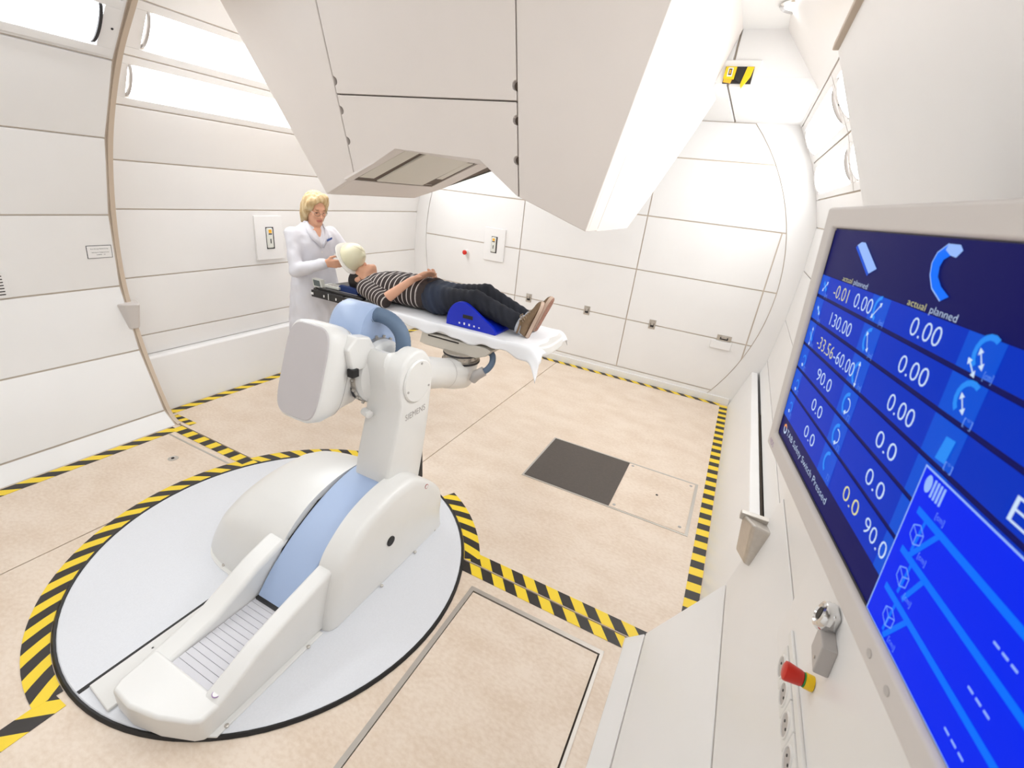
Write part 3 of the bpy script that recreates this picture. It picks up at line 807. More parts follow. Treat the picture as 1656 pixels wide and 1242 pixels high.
# elbow joint
el = part('elbow_joint', MB().lathe([(0.135, -0.04), (0.165, -0.02), (0.17, 0.0), (0.17, 0.06), (0.155, 0.13)], (-1.50, 1.72, 0.955), (-1, 0, 0), 48), 'robot', RB, smooth=40)
part('joint_ring', MB().lathe([(0.174, 0.045), (0.176, 0.05), (0.176, 0.066), (0.17, 0.07)], (-1.50, 1.72, 0.955), (-1, 0, 0), 48, cap=False), 'ink', el)
part('joint_ring', MB().lathe([(0.172, 0.012), (0.173, 0.014), (0.173, 0.042), (0.172, 0.044)], (-1.50, 1.72, 0.955), (-1, 0, 0), 48, cap=False), 'steel', el)
for k in range(20):
    a = 2 * math.pi * k / 20
    part('bolt', MB().lathe([(0.008, 0), (0.008, 0.012), (0.005, 0.014)], (-1.528, 1.72 + 0.172 * math.cos(a), 0.955 + 0.172 * math.sin(a)), (0, math.cos(a), math.sin(a)), 8), 'alu', el)
# forearm with motor housing, plate facing back along the arm
AX = Vector((0, 0.95, -0.312)).normalized(); AU = Vector((0, 0.312, 0.95)).normalized(); PC = Vector((-1.635, 1.385, 1.03))
def section(s_, w, h, e, xo=0.0, uo=0.0, n=40):
    pts = []
    for k in range(n):
        a = 2 * math.pi * k / n; c, s2 = math.cos(a), math.sin(a)
        px = w * math.copysign(abs(c) ** (2 / e), c); pu = h * math.copysign(abs(s2) ** (2 / e), s2)
        q = PC + AX * s_ + Vector((1, 0, 0)) * (px + xo) + AU * (pu + uo); pts.append(tuple(q))
    return pts
secs = [(-0.03, 0.129, 0.219, 4.5, 0.0, -0.006), (-0.02, 0.138, 0.229, 4.5, 0.0, -0.006), (0.03, 0.145, 0.233, 4, 0.0, -0.004), (0.12, 0.136, 0.222, 3.5, -0.012), (0.20, 0.120, 0.205, 3, -0.032), (0.30, 0.112, 0.182, 2.6, -0.042)]
part('motor_housing', MB().loft([section(*q) for q in secs][::-1]), 'robot', RB, smooth=50)
part('housing_plate', MB().loft([section(-0.036, 0.124, 0.214, 4.5, 0.0, -0.006), section(-0.028, 0.129, 0.219, 4.5, 0.0, -0.006)][::-1]), 'robot_grey', RB, smooth=40)
part('housing_seam', MB().loft([section(0.118, 0.1372, 0.2235, 3.5, -0.012), section(0.121, 0.1372, 0.2235, 3.5, -0.012)][::-1], cap=False), 'grey_ink', RB)
secs = [(0.28, 0.108, 0.165, 2.5, -0.042), (0.42, 0.108, 0.15, 2.3, -0.035), (0.65, 0.112, 0.125, 2.1, -0.012), (0.95, 0.11, 0.108, 2, 0), (1.16, 0.108, 0.104, 2, 0), (1.30, 0.118, 0.112, 2.1, 0.0), (1.42, 0.115, 0.11, 2.1, 0), (1.49, 0.085, 0.08, 2, 0)]
fa = part('forearm', MB().loft([section(*q) for q in secs][::-1]), 'robot', RB, smooth=50)
part('forearm_seam', MB().loft([section(1.175, 0.1105, 0.1065, 2), section(1.179, 0.1105, 0.1065, 2)][::-1], cap=False), 'grey_ink', fa)
# clamp block with dark connector between housing and joint
part('cable_clamp', MB().prism([(1.50, 1.02), (1.47, 1.14), (1.53, 1.19), (1.62, 1.17), (1.66, 1.10), (1.60, 1.02)], -1.545, -1.475, 'x'), 'robot', RB, bevel=0.012, seg=3)
part('connector', MB().box(-1.50, -1.462, 1.485, 1.525, 1.00, 1.04), 'black', RB, bevel=0.003)
part('pin', MB().lathe([(0.02, 0), (0.02, 0.05), (0.012, 0.055)], (-1.47, 1.56, 0.80), (1, -0.3, 0), 14), 'robot', RB, smooth=40)
# pale blue elbow cover
blu = []
for x, k in ((-1.765, 0.80), (-1.745, 0.92), (-1.71, 0.98), (-1.56, 0.98), (-1.535, 0.95)):
    blu.append([(x, 1.745 + (y - 1.745) * k, 1.0 + (z - 1.0) * k) for y, z in catmull([(1.60, 1.0), (1.60, 1.15), (1.64, 1.255), (1.71, 1.30), (1.78, 1.28), (1.86, 1.21), (1.94, 1.10), (1.97, 0.95)], 4)])
part('elbow_cover', MB().loft(blu[::-1]), 'blue_cover', RB, smooth=50)
hp = catmull([(-1.57, 1.72, 1.235), (-1.53, 1.74, 1.245), (-1.46, 1.755, 1.225), (-1.405, 1.76, 1.17), (-1.39, 1.755, 1.09), (-1.41, 1.745, 1.0)], 10)
ho = part('cable_hose', MB().tube(hp, [0.037 + (0.0012 if i % 2 else 0) for i in range(len(hp))], 20), 'hose', RB, smooth=50)
part('hose_collar', MB().tube([hp[0], hp[4]], 0.043, 20), 'black', RB)
# bolt cluster in the fork
for k in range(9):
    part('bolt', MB().lathe([(0.009, 0), (0.009, 0.016)], (-1.40 - 0.028 * (k % 3), 1.655 + 0.022 * (k // 3), 1.02), (0, -0.3, 1), 8), 'alu', RB)
part('fork_recess', MB().box(-1.486, -1.37, 1.64, 1.78, 0.98, 1.022), 'steel', RB)

# --- wrist and table mount
WX, WY = -1.635, 2.73
part('wrist_neck', MB().lathe([(0.115, 0.60), (0.125, 0.66), (0.125, 0.70)], (WX, WY, 0), n=36), 'robot', RB, smooth=50)
wr_ = part('wrist_joint', MB().lathe([(0.128, 0.70), (0.135, 0.705), (0.135, 0.715), (0.118, 0.72), (0.118, 0.755), (0.13, 0.765), (0.13, 0.775)], (WX, WY, 0), n=40), 'steel', RB, smooth=30)
part('joint_ring', MB().lathe([(0.137, 0.697), (0.138, 0.702), (0.138, 0.711), (0.12, 0.716)], (WX, WY, 0), n=40, cap=False), 'ink', wr_)
part('joint_ring', MB().lathe([(0.119, 0.748), (0.132, 0.754), (0.132, 0.766), (0.12, 0.772)], (WX, WY, 0), n=40, cap=False), 'ink', wr_)
for k in range(16):
    a = 2 * math.pi * k / 16
    part('bolt', MB().lathe([(0.007, 0), (0.007, 0.01)], (WX + 0.118 * math.cos(a), WY + 0.118 * math.sin(a), 0.734), (math.cos(a), math.sin(a), 0), 8), 'alu', wr_)
mp_ = [(-1.96, 0.775), (-1.94, 0.86), (-1.40, 0.86), (-1.36, 0.845), (-1.40, 0.80), (-1.47, 0.77), (-1.52, 0.765), (-1.9, 0.765)]
mt = part('table_mount', MB().prism(mp_, 2.66, 3.10, 'y'), 'mount', RB, bevel=0.008)
part('mount_slot', MB().box(-1.88, -1.62, 2.655, 2.662, 0.842, 0.85), 'dark_gap', mt)
cp = catmull([(-1.42, 2.76, 0.80), (-1.385, 2.74, 0.79), (-1.375, 2.72, 0.74), (-1.40, 2.69, 0.69), (-1.45, 2.66, 0.665)], 6)
part('wrist_cable', MB().tube(cp, 0.022, 14), 'hose', RB, smooth=60)
part('cable_boot', MB().tube([(-1.41, 2.68, 0.685), (-1.455, 2.655, 0.65), (-1.48, 2.65, 0.60)], [0.034, 0.038, 0.026], 16), 'grey_plastic', RB, smooth=60)

# --- table top: padded slab, black head frame
TZ = 0.945
tp = part('table_top', MB().prism(catmull([(-2.78, 2.70), (-2.2, 2.68), (-1.6, 2.67), (-1.12, 2.68), (-1.03, 2.73), (-0.995, 2.80), (-0.99, 2.93), (-0.995, 3.06), (-1.03, 3.13), (-1.12, 3.18), (-1.6, 3.19), (-2.2, 3.18), (-2.78, 3.16)], 4), 0.872, TZ, 'z'), 'white_plastic', RB, bevel=0.015, seg=3)
hfm = part('head_frame', MB().prism(catmull([(-2.74, 2.695), (-2.9, 2.695), (-3.05, 2.71), (-3.10, 2.75), (-3.11, 2.93), (-3.10, 3.11), (-3.05, 3.15), (-2.9, 3.165), (-2.74, 3.165)], 4), 0.895, 0.955, 'z'), 'carbon', RB, bevel=0.006)
hfm['label'] = 'black carbon head frame'
part('frame_rail', MB().box(-3.02, -2.55, 2.715, 2.755, 0.953, 0.972), 'carbon', hfm, bevel=0.004)
part('frame_rail', MB().box(-3.0, -2.6, 2.82, 2.86, 0.953, 0.98), 'carbon', hfm, bevel=0.004)
part('frame_rail', MB().box(-3.02, -2.65, 3.10, 3.14, 0.953, 0.975), 'carbon', hfm, bevel=0.004)
part('frame_tray', MB().box(-2.98, -2.68, 2.762, 2.815, 0.954, 0.962), 'grey_plastic', hfm)
for x, w_ in ((-3.06, 0.026), (-2.93, 0.010), (-2.80, 0.010), (-2.72, 0.022), (-2.65, 0.010)):
    part('indexing_mark', MB().box(x - w_ / 2, x + w_ / 2, 2.683, 2.70, 0.912, 0.93), 'paper', hfm)
part('indexing_line', MB().box(-2.885, -2.879, 2.684, 2.70, 0.90, 0.95), 'paper', hfm)
part('side_rail', MB().prism([(-3.07, 0.895), (-3.07, 0.95), (-2.45, 0.95), (-2.45, 0.895)], 2.686, 2.70, 'y'), 'carbon', hfm)

# ================================================================== THINGS ON THE TABLE
# draped paper sheet
def sheet_fn(u, v):
    x = -2.42 + u * 1.44                         # head -> foot
    x -= 0.02 * math.sin(v * 9) * (1 - u)
    foot = max(0.0, (u - 0.80) / 0.20)
    hang_n = 0.075 + 0.012 * math.sin(u * 23) + 0.008 * math.sin(u * 51 + 1) + 0.05 * foot ** 2
    s_ = (v - 0.13) / 0.80
    if v < 0.13:                                 # near overhang
        t = 1 - v / 0.13
        y = 2.664 - 0.012 * min(1, t * 3) - 0.02 * t * foot + 0.010 * t * math.sin(u * 31); z = TZ + 0.006 - hang_n * max(0, t - 0.12) / 0.88
    elif v > 0.93:
        t = (v - 0.93) / 0.07
        y = 3.196 + 0.01 * min(1, t * 3); z = TZ + 0.006 - 0.05 * t
    else:
        y = 2.664 + s_ * 0.532; z = TZ + 0.006 + 0.0025 * (math.sin(u * 37 + v * 11) + math.sin(u * 19 - v * 23)) * (0.4 + foot)
    if u > 0.93:                                 # foot end curls over
        t = (u - 0.93) / 0.07
        z -= 0.055 * t * t + (0.05 * t * t if v < 0.2 else 0); x -= 0.02 * t * t
        y += 0.012 * math.sin(v * 25) * t
    return (x, y, z)
so = MB().grid(sheet_fn, 90, 60).obj('table_sheet', 'sheet', None, smooth=180, solid=0.0015)
local_to(so, (-1.7, 2.93, TZ)); tag(so, 'thin white sheet draped over the patient table under the lying man', 'sheet')

# blue knee support: tall cheeks and a saddle between
wp = catmull([(-1.76, 0.953), (-1.752, 1.03), (-1.715, 1.095), (-1.665, 1.128), (-1.61, 1.128), (-1.55, 1.10), (-1.47, 1.05), (-1.40, 1.01), (-1.365, 0.975), (-1.36, 0.953)], 5)
WD = thing('knee_support', 'bright blue wedge knee support under the man\'s legs', 'cushion', (-1.56, 2.9, 0.953))
for y0, y1 in ((2.70, 2.728), (3.10, 3.128)):
    part('cheek', MB().prism(wp, y0, y1, 'y'), 'wedge', WD, bevel=0.006, seg=3)
part('saddle', MB().prism([(x, 0.953 + (z - 0.953) * 0.62) for x, z in wp], 2.727, 3.102, 'y'), 'wedge', WD, smooth=40)
part('hand_slot', MB().box(-1.625, -1.545, 2.6985, 2.702, 1.022, 1.048), 'black', WD)
for k, x in enumerate((-1.65, -1.61, -1.57, -1.53, -1.49)):
    part('letter_mark', MB().box(x - 0.006, x + 0.006, 2.6985, 2.701, 0.975, 0.975 + (0.012, 0.016, 0.015, 0.012, 0.008)[k]), 'paper', WD)

HR = thing('head_rest', 'navy blue foam head rest under the man\'s head', 'head rest', (-2.78, 2.93, 0.955))
part('base', MB().prism([(-2.90, 0.955), (-2.895, 0.985), (-2.85, 0.972), (-2.79, 0.962), (-2.72, 0.966), (-2.67, 0.985), (-2.655, 0.955)], 2.80, 3.06, 'y'), 'navy', HR, bevel=0.008)
for y in (2.795, 3.03):
    part('cheek', MB().prism([(-2.89, 0.956), (-2.885, 1.0), (-2.86, 1.012), (-2.72, 1.008), (-2.69, 0.99), (-2.68, 0.956)], y, y + 0.035, 'y'), 'navy', HR, bevel=0.01, seg=3)

HS = thing('handset', 'white handset with grey display lying on the black head frame', 'handset', (-3.0, 2.8, 0.956))
part('body', MB().prism([(-3.02, 2.765), (-2.86, 2.775), (-2.86, 2.86), (-3.02, 2.85)], 0.97, 0.992, 'z'), 'handset', HS, bevel=0.005)
bx_ = part('display_case', MB().prism([(-3.10, 0.962), (-3.00, 0.962), (-3.018, 1.032), (-3.112, 1.032)], 2.735, 2.775, 'y'), 'handset', HS, bevel=0.005)
part('display', MB().prism([(-3.088, 0.975), (-3.016, 0.975), (-3.028, 1.022), (-3.097, 1.022)], 2.7335, 2.736, 'y'), 'lcd', bx_)
for i in range(3):
    for j in range(3):
        part('key', MB().box(-2.985 + i * 0.035, -2.965 + i * 0.035, 2.785 + j * 0.022, 2.797 + j * 0.022, 0.99, 0.996), 'grey_plastic', HS)
part('cable', MB().tube(catmull([(-3.02, 2.80, 0.965), (-3.06, 2.84, 0.962), (-3.09, 2.80, 0.962), (-3.10, 2.75, 0.962)], 6), 0.004, 8), 'ink', HS)

# ================================================================== PEOPLE
class Grid:
    def __init__(s, lo, hi, h):
        s.lo = np.array(lo, float); s.h = h
        s.n = np.ceil((np.array(hi) - s.lo) / h).astype(int) + 1
        s.F = np.full(tuple(s.n), 0.5, np.float32)
        s.ax = [(s.lo[i] + h * np.arange(s.n[i])).astype(np.float32) for i in range(3)]
    def _sl(s, lo, hi):
        a = np.clip(np.floor((np.array(lo) - s.lo) / s.h).astype(int), 0, s.n)
        b = np.clip(np.ceil((np.array(hi) - s.lo) / s.h).astype(int) + 1, 0, s.n)
        sl = tuple(slice(a[i], b[i]) for i in range(3))
        X, Y, Z = np.meshgrid(s.ax[0][sl[0]], s.ax[1][sl[1]], s.ax[2][sl[2]], indexing='ij')
        return sl, X, Y, Z
    def comb(s, sl, d, k, op='u'):
        f = s.F[sl]
        if f.size == 0: return
        if op == 'u':
            if k > 0:
                hh = np.clip(0.5 + 0.5 * (f - d) / k, 0, 1); s.F[sl] = f * (1 - hh) + d * hh - k * hh * (1 - hh)
            else: s.F[sl] = np.minimum(f, d)
        else:
            d = -d
            if k > 0:
                hh = np.clip(0.5 - 0.5 * (f - d) / k, 0, 1); s.F[sl] = f * (1 - hh) + d * hh + k * hh * (1 - hh)
            else: s.F[sl] = np.maximum(f, d)
    def cap(s, a, b, r1, r2=None, k=0.01, op='u'):
        r2 = r1 if r2 is None else r2
        a = np.array(a, float); b = np.array(b, float); m = max(r1, r2) + 0.06
        sl, X, Y, Z = s._sl(np.minimum(a, b) - m, np.maximum(a, b) + m)
        ab = b - a; L = float(ab @ ab) + 1e-12
        t = np.clip(((X - a[0]) * ab[0] + (Y - a[1]) * ab[1] + (Z - a[2]) * ab[2]) / L, 0, 1)
        d = np.sqrt((X - a[0] - t * ab[0]) ** 2 + (Y - a[1] - t * ab[1]) ** 2 + (Z - a[2] - t * ab[2]) ** 2) - (r1 + (r2 - r1) * t)
        s.comb(sl, d, k, op)
    def ell(s, c, axes, r, k=0.01, op='u'):
        """axes: three unit vectors, r: three radii"""
        c = np.array(c, float); m = max(r) + 0.06
        sl, X, Y, Z = s._sl(c - m, c + m)
        q = [((X - c[0]) * a[0] + (Y - c[1]) * a[1] + (Z - c[2]) * a[2]) for a in axes]
        k0 = np.sqrt(sum((q[i] / r[i]) ** 2 for i in range(3))); k1 = np.sqrt(sum((q[i] / r[i] ** 2) ** 2 for i in range(3))) + 1e-6
        s.comb(sl, k0 * (k0 - 1) / k1, k, op)
    def fn(s, lo, hi, f, k=0.01, op='u'):
        sl, X, Y, Z = s._sl(lo, hi); s.comb(sl, f(X, Y, Z), k, op)
    def mesh(s):
        F = s.F; I = F < 0
        n = F.shape
        cnt = np.zeros((n[0] - 1, n[1] - 1, n[2] - 1), np.float32); acc = np.zeros(cnt.shape + (3,), np.float32)
        cs = [(i, j, k) for i in (0, 1) for j in (0, 1) for k in (0, 1)]
        S = lambda c: F[c[0]:n[0] - 1 + c[0], c[1]:n[1] - 1 + c[1], c[2]:n[2] - 1 + c[2]]
        for c in cs:
            for ax in range(3):
                if c[ax]: continue
                d = list(c); d[ax] = 1
                f0, f1 = S(c), S(d); m = (f0 < 0) != (f1 < 0)
                if not m.any(): continue
                t = np.where(m, f0 / np.where(m, f0 - f1, 1), 0)
                for q in range(3):
                    v = (c[q] + (t if q == ax else 0)); acc[..., q] += np.where(m, v, 0)
                cnt += m
        idx = -np.ones(cnt.shape, np.int64); w = np.argwhere(cnt > 0); idx[tuple(w.T)] = np.arange(len(w))
        V = s.lo + s.h * (w + acc[tuple(w.T)] / cnt[tuple(w.T)][:, None])
        Q = []
        for ax in range(3):
            b, c = (ax + 1) % 3, (ax + 2) % 3
            sl0 = [slice(1, -1)] * 3; sl1 = [slice(1, -1)] * 3
            sl0[ax] = slice(0, -1); sl1[ax] = slice(1, None)
            A, B = I[tuple(sl0)], I[tuple(sl1)]
            e = np.argwhere(A != B)
            if not len(e): continue
            ins = A[tuple(e.T)]
            off = np.ones(3, int); off[ax] = 0
            p = e + off
            def cell(db, dc):
                r = p.copy(); r[:, b] += db; r[:, c] += dc; return idx[tuple(r.T)]
            q = np.stack([cell(-1, -1), cell(0, -1), cell(0, 0), cell(-1, 0)], 1)
            q[~ins] = q[~ins][:, ::-1]; Q.append(q)
        Q = np.concatenate(Q)
        return V, Q[(Q >= 0).all(1)]

def sdf_obj(name, g, m, parent, tint=None, band=None, keep=None):
    V, Q = g.mesh()
    if keep is not None:
        ok = keep(V); Q = Q[ok[Q].all(1)]
        used = np.unique(Q); mp = -np.ones(len(V), int); mp[used] = np.arange(len(used)); V = V[used]; Q = mp[Q]
    me = bpy.data.meshes.new(name)
    me.from_pydata(V.tolist(), [], Q.tolist()); me.materials.append(M[m])
    if tint is not None:
        a = me.attributes.new('tint', 'FLOAT_COLOR', 'POINT'); c = np.ones((len(V), 4), np.float32); c[:, :3] = tint(V); a.data.foreach_set('color', c.ravel())
    if band is not None:
        a = me.attributes.new('band', 'FLOAT', 'POINT'); a.data.foreach_set('value', band(V).astype(np.float32))
    o = link(name, me, None, smooth=180)
    o.parent = parent; o.matrix_parent_inverse = WMI(parent)
    return o

nv = lambda v: np.array(v, float) / np.linalg.norm(v)
SKIN = np.array(lin((226, 172, 142))[:3]); LIP = np.array(lin((205, 132, 116))[:3]); DARK = np.array(lin((104, 72, 58))[:3]); BROW = np.array(lin((176, 132, 100))[:3])

def head(g, C, u, f, k=1.0, fem=False):
    u = nv(u); f = nv(np.array(f) - np.dot(f, u) * u); r = np.cross(f, u); A = (r, f, u); C = np.array(C)
    P = lambda a, b, c: C + r * a * k + f * b * k + u * c * k
    g.ell(P(0, -0.012, 0.032), A, (0.074 * k, 0.094 * k, 0.098 * k), 0.0)
    g.ell(P(0, 0.036, -0.040), A, ((0.054 if fem else 0.060) * k, 0.056 * k, 0.076 * k), 0.03)
    g.ell(P(0, 0.062, -0.098), A, (0.026 * k, 0.022 * k, 0.020 * k), 0.025)
    for s_ in (-1, 1):
        g.cap(P(s_ * 0.05, 0.0, -0.055), P(s_ * 0.016, 0.066, -0.1), 0.016 * k, 0.014 * k, 0.025)
        g.ell(P(s_ * 0.033, 0.068, -0.018), A, (0.024 * k, 0.018 * k, 0.020 * k), 0.02)
        g.ell(P(s_ * 0.031, 0.098, 0.012), A, (0.017 * k, 0.014 * k, 0.011 * k), 0.012, 'd')
        g.ell(P(s_ * 0.031, 0.076, 0.010), A, (0.013 * k, 0.012 * k, 0.011 * k), 0.004)
        g.ell(P(s_ * 0.076, -0.008, 0.002), A, (0.011 * k, 0.020 * k, 0.031 * k), 0.008)
    g.cap(P(-0.03, 0.082, 0.034), P(0.03, 0.082, 0.034), 0.010 * k, None, 0.02)
    g.cap(P(0, 0.088, 0.014), P(0, 0.112, -0.026), 0.008 * k, 0.011 * k, 0.012)
    for s_ in (-1, 1): g.ell(P(s_ * 0.012, 0.100, -0.030), A, (0.009 * k, 0.010 * k, 0.008 * k), 0.008)
    g.cap(P(-0.018, 0.086, -0.058), P(0.018, 0.086, -0.058), 0.0065 * k, None, 0.008)
    g.cap(P(-0.014, 0.084, -0.069), P(0.014, 0.084, -0.069), 0.0075 * k, None, 0.008)
    return P, A

def face_tint(P, A, brow=BROW):
    def paint(V, c):
        def near(a, b, rad):
            a, b = np.array(a), np.array(b); ab = b - a; t = np.clip((V - a) @ ab / (ab @ ab + 1e-9), 0, 1)
            return np.linalg.norm(V - a - t[:, None] * ab, axis=1) < rad
        c[near(P(-0.02, 0.092, -0.063), P(0.02, 0.092, -0.063), 0.0105)] = LIP
        for s_ in (-1, 1):
            c[near(P(s_ * 0.024, 0.092, 0.034), P(s_ * 0.046, 0.082, 0.032), 0.007)] = brow
            c[near(P(s_ * 0.022, 0.092, 0.008), P(s_ * 0.040, 0.086, 0.008), 0.0055)] = DARK
        return c
    return paint

def hand(g, wrist, palm_end, side, up, curl=0.5, k=1.0, spread=1.0, thumb=True):
    """wrist -> palm_end centre line; side = towards the thumb; up = back of the hand"""
    w = np.array(wrist); p = np.array(palm_end); d = nv(p - w); s_ = nv(np.array(side) - np.dot(side, d) * d); n = nv(np.cross(s_, d)); n = n if np.dot(n, up) > 0 else -n
    for q in (-0.026, -0.009, 0.009, 0.026):
        g.cap(w + s_ * q * 0.6, p + s_ * q * spread, 0.017 * k, 0.013 * k, 0.012)
    ln = {0.027: (0.034, 0.024, 0.018), 0.009: (0.038, 0.028, 0.020), -0.009: (0.036, 0.026, 0.019), -0.026: (0.028, 0.020, 0.016)}
    for q, (l1, l2, l3) in ln.items():
        a = p + s_ * q * spread; ang = 0.0; r = 0.0092 * k
        for i, l in enumerate((l1, l2, l3)):
            ang += curl * (0.5, 0.8, 0.6)[i]
            b = a + (d * math.cos(ang) - n * math.sin(ang)) * l * k
            g.cap(a, b, r, r * 0.93, 0.004); a = b; r *= 0.93
    if thumb:
        a = w + d * 0.025 + s_ * 0.026; b = a + (d * 0.7 + s_ * 0.6 - n * 0.35) * 0.036; c = b + (d * 0.92 + s_ * 0.1 - n * 0.4) * 0.034
        g.cap(a, b, 0.013 * k, 0.0115 * k, 0.01); g.cap(b, c, 0.011 * k, 0.0095 * k, 0.004)

# ------------------------------------------------ lying man
PT = thing('person', 'person in striped jersey, dark jeans and khaki shoes lying on the table', 'person', (-2.0, 2.93, 0.951))
PY = 2.93
prof_x = np.array([-2.70, -2.645, -2.59, -2.45, -2.30, -2.15, -2.05, -1.95, -1.86, -1.80])
prof_b = np.array([0.065, 0.105, 0.160, 0.180, 0.176, 0.168, 0.168, 0.172, 0.165, 0.14])
prof_c = np.array([0.055, 0.070, 0.088, 0.108, 0.112, 0.112, 0.115, 0.110, 0.098, 0.08])
prof_z = np.array([1.05, 1.045, 1.05, 1.065, 1.07, 1.072, 1.075, 1.068, 1.06, 1.06])
def torso(off, x0, x1, wr=0.0):
    def f(X, Y, Z):
        b = np.interp(X, prof_x, prof_b) + off; c = np.interp(X, prof_x, prof_c) + off; z = np.interp(X, prof_x, prof_z)
        if wr:
            c = c + wr * (np.sin(X * 90 + Y * 22) + np.sin(X * 55 - Y * 40)) * 0.5
        e = 2.4
        q = (np.abs((Y - PY) / b) ** e + np.abs((Z - z) / c) ** e) ** (1 / e)
        d = (q - 1) * np.minimum(b, c)
        return np.maximum(d, np.maximum(x0 - X, X - x1)).astype(np.float32)
    return f
NS, NE, NW = (-2.57, 2.765, 1.045), (-2.335, 2.705, 1.005), (-2.155, 2.785, 1.168)
FS, FE, FW = (-2.57, 3.095, 1.045), (-2.34, 3.16, 1.005), (-2.15, 3.06, 1.17)
NH, NK, NA = (-1.94, 2.840, 1.062), (-1.605, 2.825, 1.128), (-1.245, 2.845, 1.030)
FH, FK, FA = (-1.94, 3.020, 1.062), (-1.635, 3.030, 1.140), (-1.265, 3.000, 1.030)
g = Grid((-2.98, 2.60, 0.93), (-1.16, 3.26, 1.30), 0.0062)
g.fn((-2.75, 2.7, 0.94), (-1.8, 3.16, 1.25), torso(-0.012, -2.70, -1.84), 0.0)
for h_, k_, a_ in ((NH, NK, NA), (FH, FK, FA)):
    g.cap(h_, k_, 0.082, 0.056, 0.03); g.cap(k_, a_, 0.052, 0.036, 0.02)
for s_, e_, w_ in ((NS, NE, NW), (FS, FE, FW)):
    g.cap(s_, e_, 0.052, 0.043, 0.03); g.cap(e_, w_, 0.043, 0.028, 0.01)
hu, hf_ = nv((-0.955, 0, -0.296)), nv((-0.296, 0, 0.955))
HC = (-2.725, PY, 1.080)
P1, A1 = head(g, HC, hu, hf_, 1.06)
g.cap(P1(0, -0.02, -0.05), (-2.58, PY, 1.05), 0.055, 0.062, 0.03)
hand(g, NW, (-2.085, 2.875, 1.222), (0.4, -0.5, 0.6), (0.2, -0.3, 1), 0.42, 1.0)
hand(g, FW, (-2.075, 2.985, 1.215), (-0.6, 0.3, 0.4), (0.2, 0.3, 1), 0.30, 1.0)
ft = face_tint(P1, A1, DARK)
sdf_obj('body', g, 'skin', PT, tint=lambda V: ft(V, np.tile(SKIN, (len(V), 1))))
# jersey
g = Grid((-2.74, 2.60, 0.93), (-1.98, 3.26, 1.24), 0.0062)
g.fn((-2.74, 2.7, 0.94), (-1.98, 3.16, 1.25), torso(0.004, -2.655, -2.02, 0.006), 0.0)
ends = []
for s_, e_ in ((NS, NE), (FS, FE)):
    e2 = np.array(s_) + (np.array(e_) - np.array(s_)) * 1.02
    g.cap(s_, e2, 0.066, 0.058, 0.03)
g.ell((-2.665, PY, 1.10), np.eye(3), (0.065, 0.064, 0.085), 0.01, 'd')
def jband(V):
    b = V[:, 0] / 0.040 + 0.15 * np.sin(V[:, 1] * 9)
    for s_, e_ in ((NS, NE), (FS, FE)):
        s_, e_ = np.array(s_), np.array(e_); ab = e_ - s_; L = np.linalg.norm(ab); t = (V - s_) @ ab / L
        dist = np.linalg.norm(V - s_ - np.clip(t, 0, L)[:, None] * ab / L, axis=1)
        out = np.abs(V[:, 1] - PY) - 0.155
        m = (dist < 0.078) & (out > 0); b[m] = t[m] / 0.036
    b[V[:, 0] > -2.075] = 0.3
    return b
sdf_obj('jersey', g, 'jersey', PT, band=jband)
# jeans
g = Grid((-2.12, 2.68, 0.93), (-1.19, 3.18, 1.26), 0.0062)
g.fn((-2.12, 2.7, 0.94), (-1.8, 3.16, 1.25), torso(0.0, -2.06, -1.86), 0.0)
for h_, k_, a_ in ((NH, NK, NA), (FH, FK, FA)):
    g.cap(h_, k_, 0.098, 0.072, 0.035); a2 = tuple(np.array(k_) + (np.array(a_) - np.array(k_)) * 1.0); g.cap(k_, a2, 0.072, 0.062, 0.02)
g.F += (0.0022 * np.sin(g.ax[0][:, None, None] * 130 + 30 * g.ax[1][None, :, None] + 60 * g.ax[2][None, None, :])).astype(np.float32)
def jean_tint(V):
    base = np.array(lin((38, 40, 48))[:3]); fade = np.array(lin((52, 64, 88))[:3])
    w = np.clip(1 - np.abs(V[:, 0] + 1.93) / 0.15, 0, 1)[:, None] * 0.5
    n = 0.12 * np.sin(V[:, 0] * 70 + V[:, 2] * 40)[:, None] + 1
    return (base * (1 - w) + fade * w) * n
sdf_obj('jeans', g, 'denim', PT, tint=jean_tint)
for a_, k_ in ((NA, NK), (FA, FK)):
    a_ = np.array(a_); d = nv(a_ - np.array(k_))
    cb = MB(); cb.lathe([(0.058, -0.034), (0.066, -0.034), (0.066, 0.004), (0.056, 0.006), (0.050, -0.01)], tuple(a_ + d * 0.022), tuple(d), 28, cap=False)
    part('jean_cuff', cb, 'denim_cuff', PT, smooth=50)
# hair of the man
g = Grid((-2.95, 2.78, 0.94), (-2.60, 3.08, 1.24), 0.005)
g.ell(P1(0, -0.018, 0.042), A1, (0.088, 0.098, 0.118), 0.0)
g.ell(P1(0, 0.085, -0.045), A1, (0.09, 0.085, 0.115), 0.012, 'd')
g.ell(P1(0, -0.01, -0.105), A1, (0.12, 0.12, 0.09), 0.012, 'd')
for s_ in (-1, 1): g.ell(P1(s_ * 0.085, 0.0, -0.005), A1, (0.02, 0.026, 0.034), 0.006, 'd')
sdf_obj('hair', g, 'dark_hair', PT)
